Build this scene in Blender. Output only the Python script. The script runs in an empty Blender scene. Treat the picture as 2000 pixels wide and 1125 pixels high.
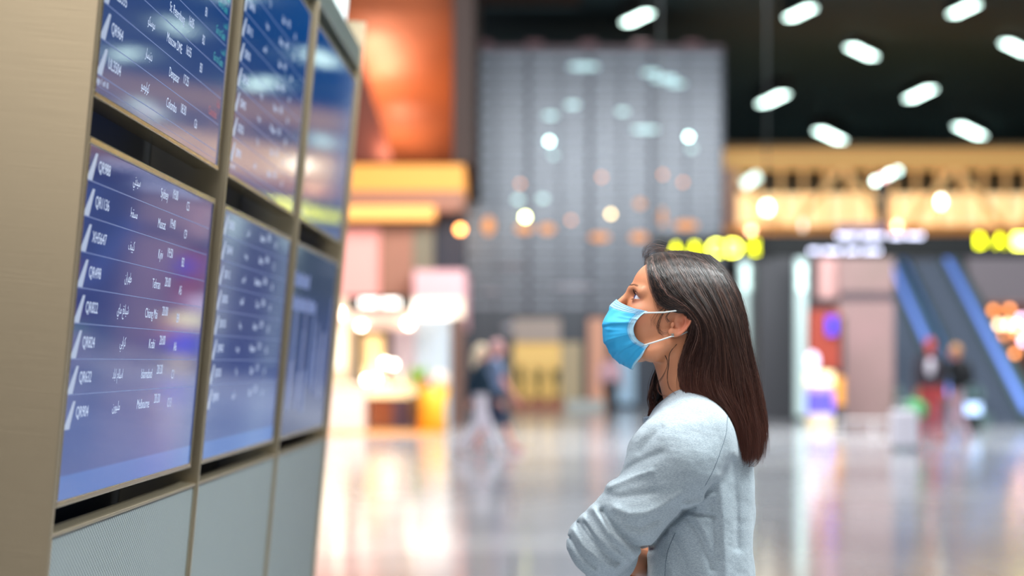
import bpy, math, random
import numpy as np
from mathutils import Vector, Matrix

# ============================================================ camera, world, light, exposure
SC = bpy.context.scene
COL = SC.collection
F = 3750.0; HZ = 707.0; CZ = 1.44            # focal length in px of the 2000 px frame, horizon row, eye height
cd = bpy.data.cameras.new('camera'); cam = bpy.data.objects.new('camera', cd); COL.objects.link(cam)
cam.location = (0, 0, CZ); cam.rotation_euler = (math.pi/2, 0, 0)
cd.sensor_width = 36; cd.lens = F/2000*36; cd.shift_y = (HZ-562.5)/2000
cd.clip_end = 400; cd.clip_start = .05
cd.dof.use_dof = True; cd.dof.focus_distance = 3.65; cd.dof.aperture_fstop = 1.98
SC.camera = cam
SC.view_settings.view_transform = 'Standard'; SC.view_settings.look = 'None'
SC.view_settings.exposure = 0.0; SC.view_settings.gamma = 1.0
SC.cycles.max_bounces = 6; SC.cycles.diffuse_bounces = 3; SC.cycles.glossy_bounces = 4
SC.cycles.transmission_bounces = 4; SC.cycles.sample_clamp_indirect = 8; SC.cycles.use_denoising = True
SC.cycles.caustics_reflective = False; SC.cycles.caustics_refractive = False
wd = bpy.data.worlds.new('world'); SC.world = wd; wd.use_nodes = True
wn = wd.node_tree.nodes; bg = wn['Background']
tc = wn.new('ShaderNodeTexCoord'); sp = wn.new('ShaderNodeSeparateXYZ'); cr = wn.new('ShaderNodeValToRGB')
wd.node_tree.links.new(tc.outputs['Generated'], sp.inputs[0])
wd.node_tree.links.new(sp.outputs['Z'], cr.inputs[0]); wd.node_tree.links.new(cr.outputs[0], bg.inputs[0])
cr.color_ramp.elements[0].position = 0.0; cr.color_ramp.elements[0].color = (.52, .50, .50, 1)
cr.color_ramp.elements[1].position = .7; cr.color_ramp.elements[1].color = (.80, .90, .98, 1)
bg.inputs[1].default_value = .36

def area(name, loc, target, size, power, color=(1, 1, 1), size_y=None, spread=None):
    l = bpy.data.lights.new(name, 'AREA'); l.energy = power; l.color = color; l.size = size
    if size_y: l.shape = 'RECTANGLE'; l.size_y = size_y
    if spread: l.spread = spread
    o = bpy.data.objects.new(name, l); COL.objects.link(o); o.location = loc
    o.rotation_euler = (Vector(target)-Vector(loc)).to_track_quat('-Z', 'Y').to_euler()
    return o
area('key_light', (2.3, 4.1, 4.9), (.40, 3.8, 1.3), 1.3, 430, (.93, 1.0, 1.0))  # unseen area lamp added to light her back and hair from upper right
area('face_light', (-.55, 3.3, 3.6), (.22, 3.75, 1.5), 1.0, 100, (1.0, .98, .96))  # unseen area lamp added above the board to brighten her face
area('fill_light', (-1.0, -2.5, 4.5), (.2, 3.7, 1.2), 4.0, 150, (1.0, .97, .93))  # unseen fill lamp behind the camera

random.seed(7); RNG = np.random.default_rng(7)

# ============================================================ helpers
def lin(c):
    r = []
    for v in c[:3]:
        v = v/255.0
        r.append(v/12.92 if v <= .04045 else ((v+.055)/1.055)**2.4)
    return (r[0], r[1], r[2], 1.0)

def P(px, py, Y):
    """point at depth Y that the camera sees at px, py"""
    return Vector(((px-1000)/F*Y, Y, CZ+(HZ-py)/F*Y))

MATS = {}
def mat(name, rgb, rough=.5, metal=0., emit=None, estr=0., spec=.5, trans=0., noise=None, bump=None, sss=0., alpha=1.):
    """procedural material; noise=(scale, amount, second rgb), bump=(scale, strength)"""
    if name in MATS: return MATS[name]
    m = bpy.data.materials.new(name); m.use_nodes = True; MATS[name] = m
    nt = m.node_tree; b = nt.nodes['Principled BSDF']
    b.inputs['Base Color'].default_value = lin(rgb); b.inputs['Roughness'].default_value = rough
    b.inputs['Metallic'].default_value = metal; b.inputs['Specular IOR Level'].default_value = spec
    if trans: b.inputs['Transmission Weight'].default_value = trans
    if alpha < 1: b.inputs['Alpha'].default_value = alpha
    if sss:
        b.inputs['Subsurface Weight'].default_value = sss
        b.inputs['Subsurface Radius'].default_value = (.012, .004, .002); b.inputs['Subsurface Scale'].default_value = 1.0
    if emit is not None:
        b.inputs['Emission Color'].default_value = lin(emit); b.inputs['Emission Strength'].default_value = estr
    t = None
    if noise or bump: t = nt.nodes.new('ShaderNodeTexCoord')
    if noise:
        n = nt.nodes.new('ShaderNodeTexNoise'); n.inputs['Scale'].default_value = noise[0]; n.inputs['Detail'].default_value = 4
        r = nt.nodes.new('ShaderNodeValToRGB'); r.color_ramp.elements[0].color = lin(rgb); r.color_ramp.elements[1].color = lin(noise[2])
        r.color_ramp.elements[0].position = .5-.5*noise[1]; r.color_ramp.elements[1].position = .5+.5*noise[1]
        nt.links.new(t.outputs['Object'], n.inputs['Vector']); nt.links.new(n.outputs[0], r.inputs[0]); nt.links.new(r.outputs[0], b.inputs['Base Color'])
    if bump:
        n = nt.nodes.new('ShaderNodeTexNoise'); n.inputs['Scale'].default_value = bump[0]
        k = nt.nodes.new('ShaderNodeBump'); k.inputs['Strength'].default_value = bump[1]; k.inputs['Distance'].default_value = .002
        nt.links.new(t.outputs['Object'], n.inputs['Vector']); nt.links.new(n.outputs[0], k.inputs['Height']); nt.links.new(k.outputs[0], b.inputs['Normal'])
    return m

def tag(o, label=None, cat=None, group=None, kind=None):
    if label: o['label'] = label
    if cat: o['category'] = cat
    if group: o['group'] = group
    if kind: o['kind'] = kind
    return o

def empty(name, loc=(0, 0, 0), label=None, cat=None, group=None):
    o = bpy.data.objects.new(name, None); COL.objects.link(o); o.location = loc
    o.empty_display_size = .1
    return tag(o, label, cat, group)

class MB:
    """mesh builder: collects shapes, links them as ONE mesh object"""
    def __init__(s): s.v = []; s.f = []; s.mi = []; s.m = 0
    def add(s, vs, fs):
        n = len(s.v); s.v += [tuple(v) for v in vs]; s.f += [tuple(i+n for i in f) for f in fs]; s.mi += [s.m]*len(fs); return s
    def box(s, a, b):
        x0, y0, z0 = (min(a[i], b[i]) for i in range(3)); x1, y1, z1 = (max(a[i], b[i]) for i in range(3))
        return s.add([(x0,y0,z0),(x1,y0,z0),(x1,y1,z0),(x0,y1,z0),(x0,y0,z1),(x1,y0,z1),(x1,y1,z1),(x0,y1,z1)],
                     [(0,3,2,1),(4,5,6,7),(0,1,5,4),(1,2,6,5),(2,3,7,6),(3,0,4,7)])
    def cbox(s, a, b, c=.004):
        """box with chamfered edges"""
        import bmesh
        bm = bmesh.new(); bmesh.ops.create_cube(bm, size=1)
        for v in bm.verts:
            v.co = Vector([(a[i]+b[i])/2+v.co[i]*abs(b[i]-a[i]) for i in range(3)])
        bmesh.ops.bevel(bm, geom=bm.edges[:], offset=min(c, .45*min(abs(b[i]-a[i]) for i in range(3))), segments=2, affect='EDGES', profile=.5)
        bm.verts.index_update()
        s.add([v.co[:] for v in bm.verts], [[v.index for v in f.verts] for f in bm.faces]); bm.free(); return s
    def prism(s, pts, off):
        """polygon pts (3d) extruded by vector off"""
        n = len(pts); q = [Vector(p) for p in pts]; o = Vector(off)
        return s.add([*q, *[p+o for p in q]], [tuple(range(n))[::-1], tuple(range(n, 2*n))]+[(i, (i+1) % n, (i+1) % n+n, i+n) for i in range(n)])
    def tube(s, pts, r, n=10, cap=True):
        pts = [Vector(p) for p in pts]; rs = r if isinstance(r, (list, tuple)) else [r]*len(pts)
        vs = []; fs = []; ref = None
        for i, p in enumerate(pts):
            t = (pts[min(i+1, len(pts)-1)]-pts[max(i-1, 0)]).normalized()
            if ref is None: ref = t.orthogonal().normalized()
            ref = (ref-t*ref.dot(t)).normalized(); w = t.cross(ref)
            for k in range(n):
                a = 2*math.pi*k/n; vs.append(p+(ref*math.cos(a)+w*math.sin(a))*rs[i])
        for i in range(len(pts)-1):
            for k in range(n):
                fs.append((i*n+k, i*n+(k+1) % n, (i+1)*n+(k+1) % n, (i+1)*n+k))
        if cap: fs += [tuple(range(n))[::-1], tuple((len(pts)-1)*n+k for k in range(n))]
        return s.add(vs, fs)
    def ball(s, c, r, nu=16, nv=10):
        r = r if isinstance(r, (list, tuple)) else (r, r, r); c = Vector(c)
        vs = [c+Vector((0, 0, r[2]))]
        for j in range(1, nv):
            for i in range(nu):
                a = 2*math.pi*i/nu; b = math.pi*j/nv
                vs.append(c+Vector((r[0]*math.sin(b)*math.cos(a), r[1]*math.sin(b)*math.sin(a), r[2]*math.cos(b))))
        vs.append(c-Vector((0, 0, r[2]))); L = len(vs)-1; fs = []
        for i in range(nu):
            fs.append((0, 1+i, 1+(i+1) % nu)); fs.append((L, L-nu+(i+1) % nu, L-nu+i))
            for j in range(nv-2):
                a = 1+j*nu; fs.append((a+i, a+nu+i, a+nu+(i+1) % nu, a+(i+1) % nu))
        return s.add(vs, fs)
    def build(s, name, m, parent=None, smooth=False, M=None):
        me = bpy.data.meshes.new(name); vs = s.v if M is None else [M @ Vector(v) for v in s.v]
        me.from_pydata([tuple(v) for v in vs], [], s.f)
        ms = m if isinstance(m, (list, tuple)) else [m]
        for x in ms: me.materials.append(x)
        if len(ms) > 1: me.polygons.foreach_set('material_index', s.mi)
        if smooth: me.polygons.foreach_set('use_smooth', [True]*len(me.polygons))
        import bmesh
        bm = bmesh.new(); bm.from_mesh(me); bmesh.ops.recalc_face_normals(bm, faces=bm.faces[:]); bm.to_mesh(me); bm.free()
        o = bpy.data.objects.new(name, me); COL.objects.link(o)
        if parent: o.parent = parent
        return o

def boxpx(x0, y0, x1, y1, Y, th, extra=0):
    """box whose front face spans the pixel rectangle at depth Y and goes th metres back"""
    a = P(x0, y0, Y); b = P(x1, y1, Y)
    m = MB(); m.box((a.x-extra, Y, b.z), (b.x+extra, Y+th, a.z)); return m

# ---- lettering
AR = {'ا': ('\ufe8d', '\ufe8e', None, None), 'ب': ('\ufe8f', '\ufe90', '\ufe91', '\ufe92'), 'د': ('\ufea9', '\ufeaa', None, None),
      'ر': ('\ufead', '\ufeae', None, None), 'س': ('\ufeb1', '\ufeb2', '\ufeb3', '\ufeb4'), 'ش': ('\ufeb5', '\ufeb6', '\ufeb7', '\ufeb8'),
      'ط': ('\ufec1', '\ufec2', '\ufec3', '\ufec4'), 'غ': ('\ufecd', '\ufece', '\ufecf', '\ufed0'), 'ف': ('\ufed1', '\ufed2', '\ufed3', '\ufed4'),
      'ق': ('\ufed5', '\ufed6', '\ufed7', '\ufed8'), 'ك': ('\ufed9', '\ufeda', '\ufedb', '\ufedc'), 'ل': ('\ufedd', '\ufede', '\ufedf', '\ufee0'),
      'م': ('\ufee1', '\ufee2', '\ufee3', '\ufee4'), 'ن': ('\ufee5', '\ufee6', '\ufee7', '\ufee8'), 'ه': ('\ufee9', '\ufeea', '\ufeeb', '\ufeec'),
      'و': ('\ufeed', '\ufeee', None, None), 'ي': ('\ufef1', '\ufef2', '\ufef3', '\ufef4'), 'ت': ('\ufe95', '\ufe96', '\ufe97', '\ufe98'),
      'ح': ('\ufea1', '\ufea2', '\ufea3', '\ufea4'), 'ة': ('\ufe93', '\ufe94', None, None)}
def arabic(t):
    out = []
    for i, c in enumerate(t):
        if c not in AR: out.append(c); continue
        pj = i > 0 and t[i-1] in AR and AR[t[i-1]][2] is not None
        nj = i+1 < len(t) and t[i+1] in AR and AR[c][2] is not None
        out.append(AR[c][3 if pj and nj else 2 if nj else 1 if pj else 0])
    return ''.join(out[::-1])

TCACHE = {}
def text_geo(s):
    if s not in TCACHE:
        c = bpy.data.curves.new('lettering', 'FONT'); c.body = s; c.resolution_u = 4
        o = bpy.data.objects.new('lettering', c); COL.objects.link(o); bpy.context.view_layer.update()
        me = bpy.data.meshes.new_from_object(o.evaluated_get(bpy.context.evaluated_depsgraph_get()))
        v = np.array([tuple(x.co) for x in me.vertices]); f = [tuple(p.vertices) for p in me.polygons]
        bpy.data.objects.remove(o); bpy.data.meshes.remove(me); bpy.data.curves.remove(c)
        TCACHE[s] = (v, f)
    return TCACHE[s]
def add_text(mb, s, x, y, size, z=0., align='l', sx=1., width=None):
    v, f = text_geo(s); x0, x1 = v[:, 0].min(), v[:, 0].max(); w = (x1-x0)*size*sx
    if width: sx *= width/w; w = width
    ox = x if align == 'l' else x-w if align == 'r' else x-w/2
    mb.add([(ox+(a[0]-x0)*size*sx, y+a[1]*size, z) for a in v], f)

# ============================================================ signed distance modelling
def dot3(p, v): return p[..., 0]*v[0]+p[..., 1]*v[1]+p[..., 2]*v[2]
def s_ell(p, c, r):
    q = (p-np.array(c, np.float32))/np.array(r, np.float32); k0 = np.sqrt((q*q).sum(-1))+1e-6
    q2 = q/np.array(r, np.float32); k1 = np.sqrt((q2*q2).sum(-1))+1e-6
    return k0*(k0-1)/k1
def s_cone(p, a, b, ra, rb):
    a = np.array(a, np.float32); b = np.array(b, np.float32); ba = b-a; pa = p-a
    h = np.clip(dot3(pa, ba)/max(1e-9, float(ba @ ba)), 0, 1)
    q = pa-h[..., None]*ba
    return np.sqrt((q*q).sum(-1))-(ra+(rb-ra)*h)
def smin(a, b, k):
    h = np.clip(.5+.5*(b-a)/k, 0, 1); return b+(a-b)*h-k*h*(1-h)
def smax(a, b, k): return -smin(-a, -b, k)
def chain(p, pts, rs, k=.01):
    d = None
    for i in range(len(pts)-1):
        e = s_cone(p, pts[i], pts[i+1], rs[i], rs[i+1]); d = e if d is None else smin(d, e, k)
    return d

def iso(f, lo, hi, h, B=12):
    """surface of f=0 found block by block; returns vertices, quads"""
    lo = np.array(lo, float); n = np.ceil((np.array(hi)-lo)/(h*B)).astype(int)
    g = np.stack(np.meshgrid(*[np.arange(k) for k in n], indexing='ij'), -1).reshape(-1, 3)
    cen = lo+(g+.5)*h*B
    dd = f(cen.astype(np.float32)); g = g[np.abs(dd) < h*B*1.35]
    N = n*B+4; ids = []; pos = []; quads = []
    ar = np.arange(-1, B+1)
    base = np.stack(np.meshgrid(ar, ar, ar, indexing='ij'), -1)
    for c0 in range(0, len(g), 64):
        gg = g[c0:c0+64]
        idx = gg[:, None, None, None, :]*B+base[None]
        pts = (lo+idx*h).astype(np.float32); d = f(pts); s = d < 0
        cor = [(i, j, k) for i in (0, 1) for j in (0, 1) for k in (0, 1)]
        sl = lambda a, o: a[:, o[0]:o[0]+B+1, o[1]:o[1]+B+1, o[2]:o[2]+B+1]
        cnt = sum(sl(s, o).astype(np.int8) for o in cor); act = (cnt > 0) & (cnt < 8)
        acc = np.zeros(act.shape+(3,), np.float32); num = np.zeros(act.shape, np.float32)
        for a in range(8):
            for ax in range(3):
                if cor[a][ax]: continue
                o2 = list(cor[a]); o2[ax] = 1
                da, db = sl(d, cor[a]), sl(d, o2); cr_ = (da < 0) != (db < 0)
                t = np.where(cr_, da/(da-db+1e-12), 0)
                off = np.zeros(act.shape+(3,), np.float32)
                for q in range(3): off[..., q] = cor[a][q]
                off[..., ax] += t
                acc += off*cr_[..., None]; num += cr_
        ci = idx[:, :B+1, :B+1, :B+1]+1
        gid = (ci[..., 0]*N[1]+ci[..., 1])*N[2]+ci[..., 2]
        ids.append(gid[act]); pos.append((lo+(ci[act]-1+acc[act]/np.maximum(num[act], 1)[..., None])*h))
        for ax in range(3):
            o2 = [0, 0, 0]; o2[ax] = 1
            A = s[:, 1:B+1, 1:B+1, 1:B+1]
            Bs = s[:, 1+o2[0]:B+1+o2[0], 1+o2[1]:B+1+o2[1], 1+o2[2]:B+1+o2[2]]
            e = np.argwhere(A != Bs)
            if not len(e): continue
            flip = A[e[:, 0], e[:, 1], e[:, 2], e[:, 3]]
            gi = gid[e[:, 0], e[:, 1]+1, e[:, 2]+1, e[:, 3]+1]
            st = [N[1]*N[2], N[2], 1]; u, v = [(1, 2), (2, 0), (0, 1)][ax]
            q = np.stack([gi, gi-st[u], gi-st[u]-st[v], gi-st[v]], 1)
            q[~flip] = q[~flip][:, ::-1]; quads.append(q)
    ids = np.concatenate(ids); pos = np.concatenate(pos); quads = np.concatenate(quads)
    uq, fi = np.unique(ids, return_index=True); V = pos[fi]
    Q = np.searchsorted(uq, quads); Q = np.clip(Q, 0, len(uq)-1)
    ok = (uq[Q] == quads).all(1); return V, Q[ok]

def np_mesh(name, V, Q, m, parent=None, smooth=True, cols=None):
    me = bpy.data.meshes.new(name); n = Q.shape[1]
    me.vertices.add(len(V)); me.vertices.foreach_set('co', np.asarray(V, np.float32).ravel())
    me.loops.add(Q.size); me.loops.foreach_set('vertex_index', Q.astype(np.int32).ravel())
    me.polygons.add(len(Q)); me.polygons.foreach_set('loop_start', np.arange(0, Q.size, n, dtype=np.int32))
    me.polygons.foreach_set('loop_total', np.full(len(Q), n, np.int32))
    if smooth: me.polygons.foreach_set('use_smooth', np.ones(len(Q), bool))
    me.materials.append(m); me.update(calc_edges=True)
    if cols is not None:
        a = me.attributes.new('tint', 'FLOAT_COLOR', 'POINT'); c = np.ones((len(V), 4), np.float32); c[:, :cols.shape[1]] = cols
        a.data.foreach_set('color', c.ravel())
    o = bpy.data.objects.new(name, me); COL.objects.link(o)
    if parent: o.parent = parent
    return o

# ============================================================ the hall
area('hall_fill', (5, 34, 10.8), (3, 42, 0), 16, 5200, (.93, .98, 1.0), 10)  # unseen area lamp added to brighten the far hall
area('hall_fill', (3, 19, 9.5), (2, 20, 0), 9, 1300, (.95, .98, 1.0), 9)  # second added lamp, out of view, brightens the nearer floor
area('shop_light', (-4.0, 37.5, 4.6), (-4.0, 41.5, .8), 4, 150, (1.0, .78, .58), 1.2)

floor_m = mat('polished_stone', (150, 150, 156), .13, spec=.62)
def _floor(m):
    nt = m.node_tree; b = nt.nodes['Principled BSDF']; t = nt.nodes.new('ShaderNodeTexCoord')
    br = nt.nodes.new('ShaderNodeTexBrick'); br.offset = .5; br.inputs['Scale'].default_value = 1
    br.inputs['Brick Width'].default_value = 3.2; br.inputs['Row Height'].default_value = 3.6; br.inputs['Mortar Size'].default_value = .012
    br.inputs['Color1'].default_value = lin((186, 188, 194)); br.inputs['Color2'].default_value = lin((226, 226, 228)); br.inputs['Mortar'].default_value = lin((110, 110, 116))
    n = nt.nodes.new('ShaderNodeTexNoise'); n.inputs['Scale'].default_value = .25; n.inputs['Detail'].default_value = 5
    r = nt.nodes.new('ShaderNodeValToRGB'); r.color_ramp.elements[0].position = .35; r.color_ramp.elements[1].position = .65
    r.color_ramp.elements[0].color = (.62, .62, .64, 1); r.color_ramp.elements[1].color = (1, 1, 1, 1)
    x = nt.nodes.new('ShaderNodeMix'); x.data_type = 'RGBA'; x.blend_type = 'MULTIPLY'; x.inputs[0].default_value = 1
    nt.links.new(t.outputs['Object'], br.inputs['Vector']); nt.links.new(t.outputs['Object'], n.inputs['Vector']); nt.links.new(n.outputs[0], r.inputs[0])
    nt.links.new(br.outputs['Color'], x.inputs[6]); nt.links.new(r.outputs[0], x.inputs[7]); nt.links.new(x.outputs[2], b.inputs['Base Color'])
_floor(floor_m)
m = MB(); m.box((-45, -8, -.1), (45, 112, 0)); tag(m.build('floor', floor_m), kind='structure')

ceil_m = mat('dark_ceiling', (56, 82, 88), .7, noise=(.12, .5, (66, 90, 94)))
brown_m = mat('dark_bronze_ceiling', (98, 68, 54), .6)
prof = [(24, 13.0), (62, 12.85), (72, 13.2), (82, 13.0), (92, 12.5), (108, 11.7)]
m = MB()
for (a, za), (b, zb) in zip(prof[:-1], prof[1:]):
    m.prism([(2.2 if b <= 62 else -1.6, a, za), (45, a, za), (45, b, zb), (2.2 if b <= 62 else -1.6, b, zb)], (0, 0, .3))
tag(m.build('ceiling', ceil_m), kind='structure')
m = MB(); m.box((-45, 24, 12.9), (2.19, 61.9, 13.2)); tag(m.build('ceiling', brown_m), kind='structure')
wall_m = mat('far_wall', (52, 58, 62), .6)
m = MB(); m.box((-45, 106, -.05), (45, 107, 13.2)); tag(m.build('wall_far', wall_m), kind='structure')
m = MB(); m.box((28, 40, -.05), (28.5, 106, 13.0)); tag(m.build('wall_right', wall_m), kind='structure')
m = MB(); m.box((-45, 60, -.05), (-2.2, 60.5, 12.9)); tag(m.build('wall_left', mat('brown_wall', (96, 62, 50), .6)), kind='structure')

def nosample(m):
    try: m.cycles.emission_sampling = 'NONE'
    except Exception: pass
    return m
lamp_m = nosample(mat('ceiling_lamp_glow', (230, 240, 235), .4, emit=(222, 255, 244), estr=9))
house_m = mat('lamp_housing', (30, 34, 34), .6)
# (px, py, depth, direction of tilt in the picture)
LAMPS = [(1245, 37, 60, 1, 'on the highest row left of centre, alone above the glass tower'), (1563, 27, 60, 1, 'on the highest row, second from the right edge'),
         (1883, 20, 60, 1, 'at the top right corner'), (1683, 103, 70, -1, 'second row, right of centre'), (1985, 95, 70, -1, 'second row, cut by the right edge'),
         (1510, 195, 80, 1, 'third row, beside the tower top corner'), (1797, 185, 80, 1, 'third row, right side'), (1621, 266, 90, -1, 'lowest row above the truss bridge, left one'),
         (1894, 257, 90, -1, 'lowest row above the truss bridge, right one')]
def zc(Y):
    for (a, za), (b, zb) in zip(prof[:-1], prof[1:]):
        if a <= Y <= b: return za+(zb-za)*(Y-a)/(b-a)
    return 12
for px, py, Y, sgn, txt in LAMPS:
    c = P(px, py, Y); h = c.z-CZ
    a = P(px-sgn*21, py+10, h*F/(HZ-py-10)); b = P(px+sgn*21, py-10, h*F/(HZ-py+10))
    r = empty('ceiling_lamp', ((a.x+b.x)/2, (a.y+b.y)/2, c.z), label='long mint-white ceiling lamp, '+txt, cat='ceiling lamp', group='ceiling lamps')
    ax = Vector((b.x-a.x, b.y-a.y, 0)); L = ax.length; ax.normalize(); sd = Vector((-ax.y, ax.x, 0)); w = .16*Y/60
    Mx = Matrix(((ax.x, sd.x, 0, 0), (ax.y, sd.y, 0, 0), (0, 0, 1, 0), (0, 0, 0, 1)))
    m = MB(); m.cbox((-L/2, -w, 0), (L/2, w, .05), .02); m.build('diffuser', lamp_m, r, M=Mx)
    m = MB(); m.cbox((-L/2-.05, -w-.05, .0505), (L/2+.05, w+.05, max(.15, zc(c.y)-c.z)), .02); m.build('housing', house_m, r, M=Mx)

# ---- copper soffit behind the board
cop = mat('copper_panel', (150, 80, 46), .45, .35, noise=(.6, .6, (108, 54, 30)))
m = MB(); N = 18
xa, xb = P(600, 0, 52).x-3, P(897, 0, 52).x
for i in range(N):
    a0, a1 = math.pi/2*i/N, math.pi/2*(i+1)/N*.999
    q = lambda a: (57-11*math.sin(a), 6.4+(12.70-6.4)*(1-math.cos(a)))
    (ya, za), (yb, zb) = q(a0), q(a1)
    m.prism([(xa, ya, za), (xb, ya, za), (xb, yb, zb), (xa, yb, zb)], (0, .25, .1))
tag(m.build('copper_soffit', cop, smooth=False), 'curved copper-coloured soffit glowing orange behind the information stand', 'soffit')
m = MB()
for i in range(7):
    x = xa+(xb-xa)*(i+.5)/7
m = MB(); m.box((xb+.01, 46, 6.2), (xb+.5, 57.3, 12.88)); tag(m.build('soffit_end_beam', mat('dark_beam', (52, 30, 22), .6)), 'dark brown upright beam closing the copper soffit beside the glass tower', 'beam')
for lx, ly, lz, tx, ty, tz, pw in [(-3.55, 47.3, 7.6, -3.45, 48.7, 8.6, 130), (-3.3, 48.2, 6.9, -3.2, 49.7, 8.0, 170), (-3.0, 50.4, 6.2, -2.95, 52.0, 7.1, 150)]:
    area('soffit_uplight', (lx, ly, lz), (tx, ty, tz), .5, pw, (1.0, .80, .62), .5)
area('soffit_uplight', (-2.7, 46.5, 6.6), (-2.6, 50, 9.5), 1.2, 25, (1.0, .72, .50), .5)

m = MB(); q = [P(*v) for v in ((560, 20, 46.8), (690, 60, 46.8), (722, 170, 46.8), (768, 316, 46.8), (560, 316, 46.8))]; m.prism(q, (0, .25, 0))
tag(m.build('copper_fin', mat('dark_copper', (104, 44, 26), .5, .2)), 'dark red-brown copper fin standing in front of the glowing soffit', 'fin')

# ---- left gallery: stacked storeys over the shop
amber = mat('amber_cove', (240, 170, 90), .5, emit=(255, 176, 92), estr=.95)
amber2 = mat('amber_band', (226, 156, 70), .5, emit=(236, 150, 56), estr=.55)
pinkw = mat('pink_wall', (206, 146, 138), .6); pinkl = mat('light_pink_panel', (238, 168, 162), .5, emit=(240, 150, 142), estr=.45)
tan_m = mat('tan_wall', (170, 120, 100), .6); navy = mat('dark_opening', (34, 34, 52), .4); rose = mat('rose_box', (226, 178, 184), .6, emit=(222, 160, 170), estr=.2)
g = empty('gallery', P(770, 560, 46), label='pink and tan storeyed gallery over the shop with two amber light bands', cat='gallery')
def G(m, n, ma): 
    o = m.build(n, ma); o.parent = g; o.matrix_parent_inverse = Matrix.Translation(-g.location); return o
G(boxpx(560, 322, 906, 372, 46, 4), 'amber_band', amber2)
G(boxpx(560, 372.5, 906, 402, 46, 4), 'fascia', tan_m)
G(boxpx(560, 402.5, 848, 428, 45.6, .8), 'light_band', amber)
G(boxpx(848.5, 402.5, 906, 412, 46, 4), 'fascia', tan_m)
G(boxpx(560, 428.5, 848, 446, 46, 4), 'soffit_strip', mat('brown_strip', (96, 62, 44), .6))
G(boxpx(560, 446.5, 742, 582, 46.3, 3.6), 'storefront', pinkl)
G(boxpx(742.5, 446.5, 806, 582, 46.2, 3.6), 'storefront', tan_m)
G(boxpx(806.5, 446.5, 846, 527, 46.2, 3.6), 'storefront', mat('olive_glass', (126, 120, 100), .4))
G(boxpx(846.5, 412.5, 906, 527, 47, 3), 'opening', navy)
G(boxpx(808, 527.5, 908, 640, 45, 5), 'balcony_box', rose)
m = MB(); m.ball(P(899, 448, 45.5), .09); 
o = m.build('gallery_lamp', nosample(mat('orange_bulb', (255, 180, 100), .4, emit=(255, 160, 80), estr=14)), smooth=True); tag(o, 'round orange lamp at the gallery corner beside the tower', 'lamp')
m = MB(); a = P(899, 448, 45.5); m.tube([(a.x, a.y, a.z+.08), (a.x, a.y, a.z+.5)], .02); m.tube([(a.x, a.y, a.z+.5), (a.x, 46.9, a.z+.5)], .02)
c = m.build('bracket', house_m); c.parent = o

# ---- the shop
YS = 41.0
shop = empty('shop', (P(750, 0, YS).x, YS, 0), label='brightly lit warm shop with cream interior under the pink gallery', cat='shop')
def S(m, n, ma, par=None, **k):
    o = m.build(n, ma, **k); p = par or shop; o.parent = p; o.matrix_parent_inverse = Matrix.Translation(-shop.location); return o
fl = 707+CZ*F/YS
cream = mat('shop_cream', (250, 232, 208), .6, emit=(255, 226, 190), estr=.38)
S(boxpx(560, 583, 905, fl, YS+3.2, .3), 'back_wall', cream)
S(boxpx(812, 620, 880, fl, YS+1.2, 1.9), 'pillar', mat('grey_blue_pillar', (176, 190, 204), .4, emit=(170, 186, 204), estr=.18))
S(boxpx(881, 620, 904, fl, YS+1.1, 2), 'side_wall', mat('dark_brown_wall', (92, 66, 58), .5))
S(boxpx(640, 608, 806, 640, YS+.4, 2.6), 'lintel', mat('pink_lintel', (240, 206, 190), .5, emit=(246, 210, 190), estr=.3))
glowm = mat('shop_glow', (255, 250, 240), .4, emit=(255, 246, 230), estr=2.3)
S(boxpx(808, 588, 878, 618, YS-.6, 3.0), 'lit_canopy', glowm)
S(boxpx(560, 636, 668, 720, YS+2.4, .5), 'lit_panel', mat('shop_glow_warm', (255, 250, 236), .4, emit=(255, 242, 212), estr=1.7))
dk = mat('shop_dark', (88, 66, 66), .5)
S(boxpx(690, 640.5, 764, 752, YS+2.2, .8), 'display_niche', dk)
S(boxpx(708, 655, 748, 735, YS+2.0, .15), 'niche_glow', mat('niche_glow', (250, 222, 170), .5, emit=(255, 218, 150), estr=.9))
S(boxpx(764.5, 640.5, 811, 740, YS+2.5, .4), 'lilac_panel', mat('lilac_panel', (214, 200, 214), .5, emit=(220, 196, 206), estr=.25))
bulb = nosample(mat('white_bulb', (255, 255, 250), .4, emit=(255, 244, 220), estr=24))
for i, (px, py) in enumerate([(661, 611), (798, 632), (706, 636), (752, 708), (768, 712), (735, 740), (716, 742), (757, 752)]):
    m = MB(); c = P(px, py, YS+(.35 if i < 3 else 1.9)); m.ball(c, .075 if i < 2 else .06, 12, 8); S(m, 'shop_bulb', bulb, smooth=True)
sg = empty('shop_sign', P(742, 592, YS-.1), label='black shop sign with white glowing lettering above the shop entrance', cat='sign')
def kid(m, n, ma, r, **k):
    o = m.build(n, ma, **k); o.parent = r; o.matrix_parent_inverse = Matrix.Translation(-r.location); return o
kid(boxpx(676, 578, 806, 607, YS-.1, .1), 'sign_board', mat('sign_black', (16, 20, 18), .4), sg)
m = MB(); xs = np.linspace(705, 782, 10)
for i, x in enumerate(xs[:-1]):
    if i == 4: continue
    a = P(x, 585, YS-.11); b = P(x+5.2, 598, YS-.11); m.box((a.x, YS-.13, b.z), (b.x, YS-.1001, a.z))
kid(m, 'sign_lettering', nosample(mat('sign_white', (255, 255, 255), .4, emit=(255, 252, 244), estr=5.5)), sg)

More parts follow.
